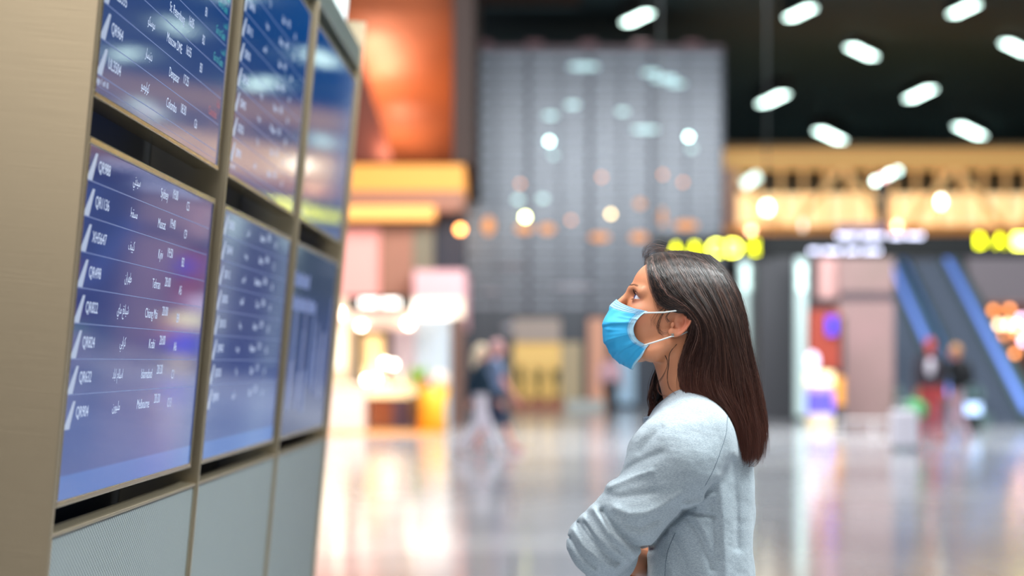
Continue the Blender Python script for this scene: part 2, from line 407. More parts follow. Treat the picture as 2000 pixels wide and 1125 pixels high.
wcount = mat('white_counter', (238, 226, 222), .4)
ct = empty('white_counter', P(680, fl, YS-1), label='white shop counter standing nearest the information stand', cat='counter')
kid(boxpx(636, 756, 712, 707+CZ*F/(YS-1), YS-1, 1.2), 'counter_body', wcount, ct)
kid(boxpx(633, 750, 715, 755.5, YS-1.05, 1.3), 'counter_top', cream, ct)
wc = empty('wooden_counter', P(760, fl, YS-.6), label='dark wooden shop counter with a bright cream top', cat='counter')
gy = 707+CZ*F/(YS-.6)
kid(boxpx(721, 777, 766, gy-3, YS-.6, 1.2), 'counter_body', mat('orange_wood', (150, 78, 36), .5, noise=(6, .5, (110, 50, 24))), wc)
kid(boxpx(766.5, 777, 802, gy-3, YS-.6, 1.2), 'counter_side', mat('plum_side', (84, 58, 72), .5), wc)
kid(boxpx(718, 752, 804, 776.5, YS-.65, 1.3), 'counter_top', mat('lit_counter_top', (255, 226, 180), .5, emit=(255, 222, 170), estr=.8), wc)
m = MB(); a = P(600, fl, YS-1.5); m.box((a.x, YS-3.4, 0.001), (P(856, 0, YS-1.6).x, YS-1.08, .03))
tag(m.build('shop_floor_glow', mat('orange_floor_glow', (240, 170, 96), .35, emit=(255, 150, 60), estr=.2)), 'orange glow on the floor in front of the shop counters, built as a thin strip', 'floor glow')  # thin glowing slab imitates orange light on the floor
# counter-top goods
for i, (px, col, nm) in enumerate([(728, (250, 220, 190), 'cream'), (744, (255, 240, 214), 'ivory'), (760, (240, 190, 150), 'peach'), (782, (250, 226, 196), 'pale')]):
    a = P(px, 752, YS-.3); m = MB(); m.tube([(a.x, a.y, a.z), (a.x, a.y, a.z+.1), (a.x, a.y, a.z+.2+.05*(i % 2)), (a.x, a.y, a.z+.26+.05*(i % 2))], [.06, .075, .05, .02], 12)
    tag(m.build('jar', mat('jar_'+nm, col, .3), smooth=True), ['cream jar at the left end of the wooden counter', 'ivory jar second on the wooden counter', 'peach jar third on the wooden counter', 'pale jar at the right end of the wooden counter'][i], 'jar', 'jars on the wooden counter')

# plant and yellow stand
leaf = mat('lime_leaf', (150, 205, 30), .5, emit=(140, 210, 20), estr=.12); pot_m = mat('plant_pot', (120, 90, 50), .6)
def plant(c, h, n, spread, label, lm, potc, seed, ph=.45):
    r = empty('potted_plant', c, label=label, cat='plant'); rg = random.Random(seed)
    m = MB(); m.tube([(0, 0, 0), (0, 0, ph*.5), (0, 0, ph)], [.13, .17, .19], 14); m.build('pot', potc, r, smooth=True)
    m = MB()
    for i in range(n):
        a = rg.random()*6.28; l = h*(.6+.4*rg.random()); o = spread*(.3+.7*rg.random()); w = .035+.03*rg.random()
        pts = [Vector((o*math.cos(a)*t**1.6, o*math.sin(a)*t**1.6, ph+l*t-.25*l*t*t)) for t in (0, .25, .5, .75, 1)]
        sd = Vector((-math.sin(a), math.cos(a), 0)); vs = []; fs = []
        for j, p in enumerate(pts):
            ww = w*(.3, .9, 1, .7, .05)[j]; vs += [p-sd*ww+Vector((0, 0, .01)), p, p+sd*ww+Vector((0, 0, .01))]
        for j in range(4): fs += [(j*3, j*3+1, j*3+4, j*3+3), (j*3+1, j*3+2, j*3+5, j*3+4)]
        m.add(vs, fs)
    m.build('leaves', lm, r); return r
a = P(818, 0, YS-.9); plant((a.x, a.y, 0), .85, 46, .32, 'lime-green leafy plant in a pot between shop counter and yellow stand', leaf, pot_m, 3, .75)
ys = empty('yellow_stand', (P(850, 0, YS-1.4).x, YS-1.4, 0), label='yellow-orange display stand with pale round top beside the green plant', cat='display stand')
yel = mat('yellow_stand', (244, 176, 40), .5, emit=(250, 170, 40), estr=.15)
m = MB(); m.tube([(-.05, 0, 0), (-.05, 0, .5), (-.05, 0, .92)], [.3, .26, .34], 18); m.build('stand_body', yel, ys, smooth=True)
m = MB(); m.ball((.1, 0, 1.08), (.2, .2, .17)); m.build('round_top', mat('pale_globe', (236, 214, 196), .4), ys, smooth=True)
m = MB(); m.ball((-.2, -.25, 1.0), (.1, .08, .08)); m.build('red_trim', mat('red_trim', (196, 50, 40), .5), ys, smooth=True)

# ---- glass tower
YT = 60.0
tw = empty('glass_tower', (P(1156, 0, YT).x, YT, 0), label='tall grey glass-clad lift tower with louvred lines and five fixtures on its top', cat='tower')
def T(m, n, ma, **k): return kid(m, n, ma, tw, **k)
base_y = 707+CZ*F/YT
glass = mat('tower_glass', (94, 102, 114), .22, .1, spec=.7, noise=(.35, .5, (70, 78, 90)))
T(boxpx(900, 97, 1412, base_y, YT, 8), 'glass_wall', glass)
m = MB(); yy = 108
while yy < 600:
    a = P(900, yy, YT); b = P(1412, yy+9, YT); m.box((a.x, YT-.12, b.z), (b.x, YT-.001, a.z)); yy += 25.5
T(m, 'louvres', mat('tower_louvre', (140, 147, 160), .35, .3))
m = MB()
for px in (902, 968, 1032, 1094, 1152, 1212, 1272, 1340, 1408):
    w = 4 if px in (1032, 1152, 1272) else 1.6
    a = P(px-w, 97, YT); b = P(px+w, base_y, YT); m.box((a.x, YT-.14, b.z), (b.x, YT-.001, a.z))
T(m, 'mullions', mat('tower_mullion', (62, 66, 78), .4, .3))
T(boxpx(898, 90, 1414, 97, YT-.15, 8.2), 'top_rim', mat('pinkish_rim', (136, 108, 116), .5))
for px in (944, 1044, 1148, 1251, 1352):
    a = P(px, 90, YT+.4); m = MB(); m.cbox((a.x-.28, YT+.1, a.z), (a.x+.28, YT+.8, a.z+.13), .05); T(m, 'roof_fixture', mat('rose_fixture', (170, 128, 134), .5))
def glow_spots(lst, name, rgb, st, par=None):
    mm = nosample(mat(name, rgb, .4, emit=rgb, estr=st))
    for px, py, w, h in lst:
        m = MB(); a = P(px, py, YT-.16); m.ball(a, (w*YT/F/2, .06, h*YT/F/2), 12, 8); T(m, 'tower_glow_spot', mm, smooth=True)  # glowing balls stand in for lights reflected in the tower glass
glow_spots([(1026, 424, 9, 9)], 'reflection_lime_white', (250, 255, 170), 34)
glow_spots([(1073, 276, 8, 8), (1345, 267, 8, 8)], 'reflection_mint_bright', (205, 250, 240), 20)
glow_spots([(1193, 418, 8, 8)], 'reflection_cream', (250, 215, 150), 13)
glow_spots([(1294, 341, 8, 8), (1175, 346, 8, 8), (1016, 359, 8, 8), (1334, 356, 8, 8), (1115, 430, 8, 8)], 'reflection_amber_dim', (220, 140, 90), 4.5)
glow_spots([(1081, 303, 14, 8), (1351, 291, 14, 8), (1216, 218, 22, 8), (1075, 226, 26, 8), (1118, 205, 26, 8), (1260, 253, 50, 8), (1012, 390, 18, 10), (1060, 388, 18, 10)], 'reflection_mint_dim', (190, 225, 225), 2.0)
glow_spots([(1272, 142, 36, 9), (1298, 154, 50, 12), (1322, 164, 34, 9), (1140, 130, 60, 10)], 'reflection_mint', (180, 215, 218), 1.5)
glow_spots([(954, 441, 22, 34), (1024, 447, 34, 16), (1069, 447, 28, 18), (1171, 463, 40, 14), (1248, 463, 34, 16), (1293, 424, 12, 34), (1340, 440, 46, 16), (1250, 398, 18, 14)], 'window_amber', (225, 150, 90), 1.1)
glow_spots([(1000, 520, 60, 10), (1120, 560, 90, 10), (960, 570, 40, 12), (1010, 640, 60, 20)], 'window_grey_glow', (150, 150, 160), .5)
# tower foot: lit shop fronts
T(boxpx(1003, 622, 1095, 668, YT-.5, .45), 'foot_panel', mat('foot_grey_panel', (170, 158, 152), .5, emit=(176, 160, 150), estr=.25))
T(boxpx(1003, 668.5, 1095, base_y, YT-.3, .25), 'foot_lit_window', mat('foot_yellow_window', (220, 186, 120), .5, emit=(232, 190, 104), estr=.5))
T(boxpx(1096, 668.5, 1136, base_y, YT-.3, .25), 'foot_lit_window', mat('foot_tan_window', (170, 156, 130), .5, emit=(176, 160, 124), estr=.35))
T(boxpx(1150, 622, 1184, base_y, YT-.5, .45), 'foot_panel', mat('foot_salmon_panel', (214, 160, 136), .5, emit=(220, 160, 132), estr=.3))
T(boxpx(1206, 690, 1240, 788, YT-.5, .45), 'foot_panel', mat('foot_blue_panel', (160, 190, 214), .5, emit=(150, 184, 212), estr=.35))
dleaf = mat('dark_leaf', (54, 66, 40), .6)
for i, px in enumerate((1018, 1052, 1086)):
    a = P(px, 0, YT-1.4); plant((a.x, a.y, 0), 1.3, 30, .22, ['dark potted shrub at the tower foot, leftmost of three', 'dark potted shrub at the tower foot, middle of three', 'dark potted shrub at the tower foot, rightmost of three'][i], dleaf, mat('brown_pot', (130, 84, 60), .6), 5+i, .4)
m = MB(); m.cbox((P(1000, 0, YT-2).x, YT-2.1, 0), (P(1100, 0, YT-2).x, YT-1.9, .28), .02); tag(m.build('low_orange_barrier', mat('rust_barrier', (186, 120, 92), .5)), 'low rust-coloured barrier before the tower foot shrubs', 'barrier')
m = MB(); m.cbox((P(1106, 0, YT-2).x, YT-2.1, 0), (P(1180, 0, YT-2).x, YT-1.9, .3), .02); tag(m.build('low_white_barrier', mat('pale_barrier', (206, 214, 212), .5)), 'low pale barrier in front of the salmon panel', 'barrier')

# ---- truss bridge
YB = 72.0
br = empty('truss_bridge', (P(1700, 0, YB).x, YB, P(0, 440, YB).z), label='cream-lit truss footbridge crossing the hall above the gate signs', cat='bridge')
def Bp(m, n, ma, **k): return kid(m, n, ma, br, **k)
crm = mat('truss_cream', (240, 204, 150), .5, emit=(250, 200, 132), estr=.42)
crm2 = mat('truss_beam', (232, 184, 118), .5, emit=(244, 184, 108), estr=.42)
wxl, wxr = 1414, 2340
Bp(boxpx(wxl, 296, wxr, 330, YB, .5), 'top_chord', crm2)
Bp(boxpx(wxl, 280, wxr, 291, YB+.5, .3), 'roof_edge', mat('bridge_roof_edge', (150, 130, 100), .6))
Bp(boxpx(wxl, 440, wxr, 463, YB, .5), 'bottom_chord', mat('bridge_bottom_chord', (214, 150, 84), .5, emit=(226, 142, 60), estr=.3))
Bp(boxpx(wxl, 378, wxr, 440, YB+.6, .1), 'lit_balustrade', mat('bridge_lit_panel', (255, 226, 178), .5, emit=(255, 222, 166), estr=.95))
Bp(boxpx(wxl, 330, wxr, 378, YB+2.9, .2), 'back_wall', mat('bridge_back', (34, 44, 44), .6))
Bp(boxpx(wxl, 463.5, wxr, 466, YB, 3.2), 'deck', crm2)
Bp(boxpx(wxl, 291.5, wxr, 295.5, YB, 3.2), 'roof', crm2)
m = MB()
def bar(x0, y0, x1, y1, w=5, dy=.2):
    a = P(x0, y0, YB+dy); b = P(x1, y1, YB+dy); ww = w*YB/F/2
    t = (b-a).normalized(); s = Vector((t.z, 0, -t.x))*ww
    m.prism([a-s, a+s, b+s, b-s], (0, .18, 0))
x = 1430
while x < 2080:
    bar(x, 330, x+88, 440, 12); bar(x+212, 330, x+124, 440, 12)
    for k in range(5): bar(x+k*44+8, 330, x+k*44+8, 440, 6, .4)
    x += 220
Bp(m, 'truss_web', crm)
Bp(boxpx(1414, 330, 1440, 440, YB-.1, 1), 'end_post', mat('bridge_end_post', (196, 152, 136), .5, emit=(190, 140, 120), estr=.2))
wl = nosample(mat('flood_white', (255, 255, 240), .4, emit=(255, 250, 226), estr=15))
for i, (px, py, rx, ry) in enumerate([(1498, 406, .16, .22), (1838, 394, .11, .2)]):
    r = empty('hanging_lamp', P(px, py, YB-1.2), label=['oval white lamp hanging before the bridge, above the left gate sign', 'oval white lamp hanging before the bridge, right of the sign mast'][i], cat='lamp', group='oval lamps before the bridge')
    m = MB(); m.ball((0, 0, 0), (rx, .1, ry)); m.build('globe', wl, r, smooth=True)
    m = MB(); m.tube([(0, 0, ry-.02), (0, 0, ry+.2), (0, 1.25, ry+.2)], .02, 8); m.build('stem', house_m, r)
r = empty('bridge_reflection', P(1467, 352, YB-.6), label='slanting mint-white reflection at the left end of the bridge, built as a glowing tube', cat='lamp')  # added glowing tube stands in for a reflection in the bridge glass
m = MB(); c = P(1467, 352, YB-.6); a = P(1453, 361, YB-.6)-c; b = P(1481, 343, YB-.6)-c; m.tube([a, b], .16, 12); m.build('glow_tube', nosample(mat('bridge_reflection_mint', (220, 250, 245), .4, emit=(214, 250, 242), estr=3.2)), r, smooth=True)
m = MB(); m.tube([(0, .1, 0), (0, .62, 0)], .03, 8); m.build('bracket', house_m, r)
warm = nosample(mat('warm_bulb', (255, 220, 180), .4, emit=(255, 214, 168), estr=11))
for i, (px, py) in enumerate([(1467, 450), (1752, 440), (1568, 440)]):
    m = MB(); m.ball(P(px, py, YB-.13), (.1, .12, .1) if i < 2 else (.07, .1, .2)); tag(m.build('bridge_lamp', warm if i < 2 else nosample(mat('pale_bulb', (230, 230, 220), .4, emit=(226, 226, 216), estr=3)), smooth=True), ['warm round lamp on the lower beam above the left gate sign', 'warm round lamp on the lower beam above the white sign lines', 'pale upright lamp on the lower beam between gate sign and mast'][i], 'lamp', 'small lamps on the bridge beam')

# ---- gate sign gantry
YG = 34.0
gs = empty('gate_sign', P(1650, 480, YG), label='long black overhead sign with yellow gate letters and two white lines', cat='sign')
def Gs(m, n, ma, **k): return kid(m, n, ma, gs, **k)
blk = mat('sign_housing', (20, 23, 24), .5)
Gs(boxpx(1398, 458, 2330, 502, YG, .35), 'sign_housing', blk)
Gs(boxpx(1636, 436, 1735, 457.5, YG+.1, .2), 'top_plate', mat('mauve_plate', (120, 92, 104), .5))
yl = nosample(mat('sign_yellow', (240, 240, 20), .4, emit=(236, 240, 8), estr=9))
yw = nosample(mat('sign_yellow_bright', (250, 250, 120), .4, emit=(250, 250, 90), estr=14))
m = MB()
# the left gate sign hangs lower, closer to the viewer
gl = empty('yellow_gate_sign', P(1395, 487, YG-1.5), label='left overhead sign with five glowing yellow gate letters above her head', cat='sign')
YL = YG-1.5
kid(boxpx(1278, 463, 1509, 508, YL, .3), 'sign_housing', blk, gl)
m = MB(); a = P(1278, 463, YL+.15); b = P(1509, 463, YL+.15)
for x in (a.x+.1, b.x-.1): m.tube([(x, YL+.15, a.z-.02), (x, YL+.15, 8.0)], .012, 6)
kid(m, 'hanger_rods', house_m, gl)
def letters(s, pxs, py, size_px, Y, ma, par, nm='gate_letter'):
    for c, px in zip(s, pxs):
        mb = MB(); sz = size_px*Y/F/.7; add_text(mb, c, 0, 0, sz, 0, 'c'); q = P(px, py+size_px/2, Y-.012)
        mm = MB(); mm.add([(q.x+v[0], q.y, q.z+v[1]) for v in mb.v], mb.f); kid(mm, nm, ma, par)
letters('A', [1320], 485, 20, YL, yl, gl); letters('B', [1358], 485, 20, YL, yl, gl)
letters('C', [1397], 485, 27, YL, yw, gl); letters('D', [1434], 484, 27, YL, yw, gl); letters('E', [1475], 483, 24, YL, yl, gl)
letters('BA', [1915, 1953], 470, 24, YG, yl, gs)
mb = boxpx(1980, 458, 2030, 484, YG-.02, .019); Gs(mb, 'pictogram', yw)
m = MB()
def glyphs(x0, x1, py, h, n, skip):
    xs = np.linspace(x0, x1, n+1)
    for i in range(n):
        if i in skip: continue
        hh = h*(1.25 if i % 4 == 1 else 1.0); a = P(xs[i], py-hh/2, YG-.015); b = P(xs[i]+(x1-x0)/n*.5, py+h/2, YG-.015)
        m.box((a.x, YG-.015, b.z), (b.x, YG-.0005, a.z))
glyphs(1636, 1805, 461, 6, 26, (6, 14, 15, 20)); glyphs(1582, 1722, 490, 6, 20, (3, 9, 14))
Gs(m, 'white_lettering', nosample(mat('sign_cool_white', (230, 232, 255), .4, emit=(216, 220, 250), estr=7.5)))
mast = empty('sign_mast', P(1725, 436, YG+.2), label='black mast rising from the sign with a cluster of pale lamps on top', cat='mast')
kid(boxpx(1716, 366, 1735, 436, YG+.1, .16), 'mast_post', blk, mast)
for px, py, k in [(1710, 354, 0), (1738, 340, 0), (1754, 334, 1), (1726, 347, 2)]:
    m = MB(); m.ball(P(px, py, YG+.1), .055, 10, 8)
    kid(m, 'mast_lamp', nosample(mat('mast_lamp_%d' % k, (220, 240, 235), .4, emit=[(210, 245, 235), (170, 220, 215), (240, 170, 180)][k], estr=[10, 5, 6][k])), mast, smooth=True)
m = MB(); a = P(1710, 360, YG+.14); b = P(1754, 345, YG+.14); m.tube([a, b], .025, 8); kid(m, 'lamp_arm', house_m, mast)
# gantry legs
yb = 48.0; fy = 707+CZ*F/yb
o = tag(boxpx(1482, 500, 1555, fy, yb, 2.5).build('dark_wall_block', mat('charcoal_block', (62, 62, 68), .45)), 'wide charcoal wall block standing behind her head', 'wall block')
o = tag(boxpx(1418, 466.5, 2500, 500, 62, 1.0).build('mezzanine_edge', mat('mezz_dark', (34, 36, 38), .5)), 'dark mezzanine edge under the truss bridge', 'mezzanine')
# lit glass columns
lc = mat('lit_glass_column', (206, 226, 226), .3, emit=(196, 224, 222), estr=.55)
for x0, x1, Y, t in [(1446, 1470, 50, 'slim pale mint lit column behind her hair'), (1556, 1576, 47, 'slim pale lit column beside the charcoal block')]:
    r = empty('lit_column', (P((x0+x1)/2, 0, Y).x, Y, 0), label=t, cat='column')
    kid(boxpx(x0, 500, x1, 707+CZ*F/Y-8, Y, .3), 'lit_shaft', lc, r); kid(boxpx(x0-2, 707+CZ*F/Y-8, x1+2, 707+CZ*F/Y, Y-.03, .36), 'base', house_m, r)
    for py in (530, 556):
        m = MB(); m.ball(P((x0+x1)/2, py, Y-.04), (.1, .05, .16)); kid(m, 'column_lamp', nosample(mat('column_lamp', (220, 245, 240), .4, emit=(215, 245, 240), estr=2.2)), r, smooth=True)
# pink column
YC = 43.0; fy = 707+CZ*F/YC
r = empty('pink_column', (P(1693, 0, YC).x, YC, 0), label='broad pinkish polished column with a dark band left of the escalators', cat='column')
pk = mat('pink_stone', (166, 132, 132), .3, noise=(.8, .6, (146, 124, 118)), spec=.6)
kid(boxpx(1640, 500, 1746, 569, YC, 1.2), 'shaft', pk, r); kid(boxpx(1640, 589, 1746, fy, YC, 1.2), 'shaft', pk, r)
kid(boxpx(1642, 569.5, 1744, 588.5, YC+.02, 1.1), 'dark_band', mat('dark_band', (92, 78, 84), .4), r)
kid(boxpx(1600, 470, 1639.5, 582, YC+.3, .6), 'side_panel', mat('pink_ledge', (206, 160, 156), .5), r)
tag(boxpx(1560, 500, 1900, fy-10, YC+16, .4).build('backdrop_wall', mat('dusk_wall', (96, 90, 96), .6)), 'grey-brown wall behind the shop kiosk and escalators', 'wall')
# kiosk
YK = 41.0; fy = 707+CZ*F/YK
r = empty('kiosk', (P(1608, 0, YK).x, YK, 0), label='red and blue lit kiosk between the pale column and the pink column', cat='kiosk')
for x0, y0, x1, y1, c, e, s, n, dy in [(1582, 604, 1640, 722, (150, 60, 44), (190, 58, 34), .12, 'red_panel', .5), (1616, 618, 1634, 654, (50, 60, 220), (50, 60, 235), .7, 'blue_light', .4),
        (1580, 726, 1628, 752, (250, 240, 190), (255, 240, 186), 1.1, 'cream_lightbox', 0), (1580, 752.5, 1628, 766, (190, 150, 160), (190, 150, 170), .2, 'mauve_strip', 0),
        (1582, 766.5, 1628, 808, (90, 80, 220), (84, 76, 230), .8, 'blue_lightbox', 0), (1582, 808.5, 1628, fy, (226, 204, 170), (226, 200, 160), .3, 'cream_base', 0),
        (1629, 736, 1648, 792, (226, 150, 50), (226, 150, 46), .35, 'orange_panel', .1), (1629, 792.5, 1650, fy, (60, 60, 66), (0, 0, 0), 0, 'dark_base', .1)]:
    kid(boxpx(x0, y0, x1, y1, YK+dy, .5), n, mat(n, c, .5, emit=e, estr=s), r)
kid(boxpx(1628, 620, 1650, 735, YK+.55, .4), 'dark_frame', mat('kiosk_dark', (60, 50, 56), .5), r)
kid(boxpx(1582, 722.5, 1628, 725.5, YK+.2, .4), 'shelf', mat('kiosk_dark', (0, 0, 0)), r)
m = MB(); m.ball(P(1587, 706, YK+.1), (.13, .13, .2)); kid(m, 'globe_light', mat('globe_light', (240, 225, 250), .4, emit=(236, 216, 250), estr=1.6), r, smooth=True)

# ---- escalators
teal_g = mat('escalator_glass', (120, 158, 156), .15, spec=.6); step_m = mat('escalator_steps', (92, 102, 120), .45, .3)
hand_m = mat('blue_light_strip', (120, 150, 240), .35, emit=(112, 146, 246), estr=1.1)
esc_side = mat('escalator_cladding', (104, 124, 126), .35, .3)
SL = 3.9/8.0
def escalator(xl, xr, ya, label, railL, railR, ln=8.4):
    r = empty('escalator', ((xl+xr)/2, ya, 0), label=label, cat='escalator'); w = (xr-xl)/2
    z = lambda y: .0+SL*y
    m = MB(); n = 30
    for i in range(n):
        y0 = ln*i/n; m.box((-w+.25, y0, max(0, z(y0)-.5) if i > 3 else 0), (w-.25, y0+ln/n+.001, z(y0)+.22))
    m.build('steps', step_m, r)
    for sx, on in ((-1, railL), (1, railR)):
        if on is None: continue
        x0 = sx*w
        m = MB(); m.prism([(x0-.05, -.9, .1), (x0-.05, 0, .1), (x0-.05, ln, z(ln)+.1), (x0-.05, ln, z(ln)+.72), (x0-.05, .2, .84), (x0-.05, -.9, .8)], (.1, 0, 0)); m.build('glass_balustrade', teal_g, r)
        m = MB(); m.tube([(x0, -.9, .5), (x0, -1.0, .7), (x0, -.8, .86), (x0, .2, .90), (x0, ln, z(ln)+.75)], .045, 10)
        m.build('handrail', esc_side, r, smooth=True)
        if on:
            m = MB(); m.tube([(x0-.03, -.7, .12), (x0-.03, -.1, .26), (x0-.03, ln, z(ln)+.3)], .12, 10); m.build('light_strip', hand_m, r, smooth=True)
    for sx in (-1, 1):
        x0 = sx*w-sx*.16
        m = MB(); m.prism([(x0-.09, -.9, 0), (x0-.09, 0, 0), (x0-.09, ln, z(ln)-.6), (x0-.09, ln, z(ln)+.35), (x0-.09, 0, .35), (x0-.09, -.9, .25)], (.18, 0, 0)); m.build('skirt', esc_side, r)
    return r
escalator(10.44, 11.76, 43.65, 'right escalator between two blue light strips climbing away', False, True)
escalator(8.65, 10.20, 43.65, 'left escalator next to the pink column with one blue light strip', False, True)
tag(boxpx(1890, 500, 2500, 592, 56.5, 3).build('landing_wall', mat('lilac_grey_wall', (176, 164, 172), .5)), 'lilac-grey upper wall right of the escalators', 'wall')
r = empty('corner_shop', (P(2000, 0, 56).x, 56.8, 0), label='dim shop with warm strings of bulbs at the right edge', cat='shop')
kid(boxpx(1900, 593, 2500, 707+CZ*F/57.5, 57.5, 1.0), 'shop_wall', mat('corner_shop_wall', (110, 84, 76), .5), r)
cb = [nosample(mat('corner_bulb_%d' % i, c, .4, emit=c, estr=s)) for i, (c, s) in enumerate([((255, 220, 180), 9), ((255, 160, 90), 6), ((240, 200, 230), 9)])]
for i, (px, py, k) in enumerate([(1950, 634, 0), (1968, 634, 0), (1984, 636, 0), (1995, 622, 2), (1988, 652, 1), (1958, 656, 1), (1999, 666, 2), (1982, 690, 1), (2010, 640, 0), (1940, 606, 1), (1972, 604, 1), (2030, 660, 0), (2050, 630, 2)]):
    m = MB(); m.ball(P(px, py, 57.4), .09, 10, 8); kid(m, 'shop_bulb', cb[k], r, smooth=True)
# stanchions, lightbox, case
sr = empty('barrier_rail', (P(1695, 0, 39).x, 39, 0), label='thin pale barrier rail with posts before the pink column', cat='barrier')
m = MB()
rail = mat('pale_rail', (210, 204, 204), .4)
for px in (1640, 1705, 1742):
    m = MB(); a = P(px, 0, 39); m.tube([(a.x, 39, 0), (a.x, 39, .26)], .022, 8); m.ball((a.x, 39, .0), (.1, .1, .02)); kid(m, 'post', rail, sr)
m = MB(); m.tube([(P(1638, 0, 39).x, 39, .26), (P(1746, 0, 39).x, 39, .26)], .03, 8); kid(m, 'rail', rail, sr)
m = MB(); a = P(1898, 798, 40); m.cbox((a.x-.17, 39.9, 0), (a.x+.17, 40.2, .66), .02); o = m.build('floor_lightbox', house_m); tag(o, 'small floor box with a blue-white lit panel behind the backpack wearer', 'light box')
m = MB(); m.box((a.x-.16, 39.88, .36), (a.x+.16, 39.8999, .58)); c = m.build('lit_panel', mat('blue_white_panel', (190, 214, 255), .4, emit=(176, 206, 255), estr=1.6)); c.parent = o
# ============================================================ the leaning flight information totem
_d = Vector((50/F, 1, 0)).normalized(); _u = Vector((.093, -.00124, 1)).normalized(); _n = _d.cross(_u).normalized(); _u = _n.cross(_d)
BS = 1.06                                          # size of the stand
_o = Vector((0, 0, CZ))+(Vector((-.685, 4.11, 1.223))-Vector((0, 0, CZ)))*BS
def board_frame(s, t, n=0.):
    o = _o+(_d*s+_u*t+_n*n)*BS
    return Matrix(((_d.x, _u.x, _n.x, o.x), (_d.y, _u.y, _n.y, o.y), (_d.z, _u.z, _n.z, o.z), (0, 0, 0, 1))) @ Matrix.Scale(BS, 4)
TF = -_o.z/_u.z/BS                                   # the floor in board coordinates

def brushed(name, rgb, rough, axis, metal=.85, dark=None):
    m = mat(name, rgb, rough, metal); nt = m.node_tree; b = nt.nodes['Principled BSDF']
    t = nt.nodes.new('ShaderNodeTexCoord'); mp = nt.nodes.new('ShaderNodeMapping'); n = nt.nodes.new('ShaderNodeTexNoise')
    mp.inputs['Scale'].default_value = axis; n.inputs['Scale'].default_value = 1; n.inputs['Detail'].default_value = 6
    k = nt.nodes.new('ShaderNodeBump'); k.inputs['Strength'].default_value = .12; k.inputs['Distance'].default_value = .001
    nt.links.new(t.outputs['Object'], mp.inputs[0]); nt.links.new(mp.outputs[0], n.inputs['Vector'])
    nt.links.new(n.outputs[0], k.inputs['Height']); nt.links.new(k.outputs[0], b.inputs['Normal'])
    r = nt.nodes.new('ShaderNodeMapRange'); r.inputs['To Min'].default_value = rough-.06; r.inputs['To Max'].default_value = rough+.08
    nt.links.new(n.outputs[0], r.inputs[0]); nt.links.new(r.outputs[0], b.inputs['Roughness'])
    return m
steel = brushed('brushed_champagne_steel', (176, 160, 134), .38, (8, 400, 8), .9)
fin_m = brushed('brushed_fin_steel', (178, 166, 142), .33, (300, 12, 300), .9)
bezel_m = brushed('bezel_steel', (178, 166, 138), .22, (6, 300, 300), .95)
black_m = mat('black_interior', (9, 10, 12), .55)
cap_m = mat('cool_satin_steel', (168, 182, 180), .3, .8)

mesh_m = mat('perforated_steel', (140, 148, 148), .45, .25)
def _perf(m):
    nt = m.node_tree; b = nt.nodes['Principled BSDF']; t = nt.nodes.new('ShaderNodeTexCoord'); s = nt.nodes.new('ShaderNodeSeparateXYZ')
    nt.links.new(t.outputs['Object'], s.inputs[0])
    def sn(out, per):
        a = nt.nodes.new('ShaderNodeMath'); a.operation = 'MULTIPLY'; a.inputs[1].default_value = 2*math.pi/per; nt.links.new(out, a.inputs[0])
        c = nt.nodes.new('ShaderNodeMath'); c.operation = 'SINE'; nt.links.new(a.outputs[0], c.inputs[0]); return c.outputs[0]
    a = nt.nodes.new('ShaderNodeMath'); a.operation = 'MULTIPLY'; nt.links.new(sn(s.outputs[0], .016), a.inputs[0]); nt.links.new(sn(s.outputs[1], .0085), a.inputs[1])
    r = nt.nodes.new('ShaderNodeValToRGB'); r.color_ramp.elements[0].position = .30; r.color_ramp.elements[0].color = lin((84, 94, 96))
    r.color_ramp.elements[1].position = .62; r.color_ramp.elements[1].color = lin((158, 168, 168))
    q = nt.nodes.new('ShaderNodeMapRange'); q.inputs['From Min'].default_value = -1; nt.links.new(a.outputs[0], q.inputs[0])
    nt.links.new(q.outputs[0], r.inputs[0]); nt.links.new(r.outputs[0], b.inputs['Base Color'])
    k = nt.nodes.new('ShaderNodeBump'); k.inputs['Strength'].default_value = .35; k.inputs['Distance'].default_value = .001
    nt.links.new(a.outputs[0], k.inputs['Height']); nt.links.new(k.outputs[0], b.inputs['Normal'])
_perf(mesh_m)

totem = empty('information_totem', label='tall leaning brushed-steel information stand holding six flight displays at the left edge', cat='information stand')
totem.matrix_world = board_frame(0, TF)
def TB(m, name, ma, **k):                          # board coordinates -> totem child
    return m.build(name, ma, totem, M=Matrix.Translation((0, -TF, 0)), **k)
S0 = -1.165; PITCH = 1.275
m = MB(); m.cbox((-1.222, TF, -.62), (-1.205, 1.42, .011), .003); TB(m, 'end_panel', steel)
m = MB(); m.cbox((2.592, TF, -.62), (2.606, 1.41, .011), .003); TB(m, 'end_panel', steel)
m = MB(); m.box((-1.2045, TF, -.60), (2.5915, 1.24, -.16)); TB(m, 'core', black_m)
for k in range(2):
    m = MB(); s = .05+PITCH*k; m.cbox((s-.006, TF, -.1595), (s+.006, 1.245, .010), .002); TB(m, 'mullion', fin_m)
for k in range(3):
    a = -1.2045 if k == 0 else .057+PITCH*(k-1); b = .043+PITCH*k if k < 2 else 2.5915
    m = MB(); m.cbox((a+.004, TF+.09, -.03), (b-.012, -.052, .002), .003); pn = TB(m, 'lower_panel', mesh_m)
    m = MB(); m.cbox((a+.002, -.051, -.03), (b-.002, -.045, .006), .001); m.cbox((b-.011, TF+.09, -.03), (b-.002, -.0515, .006), .001)
    rim = TB(m, 'panel_rim', fin_m)
    m = MB(); m.box((a, TF, -.05), (b, TF+.085, -.02)); TB(m, 'plinth', black_m)
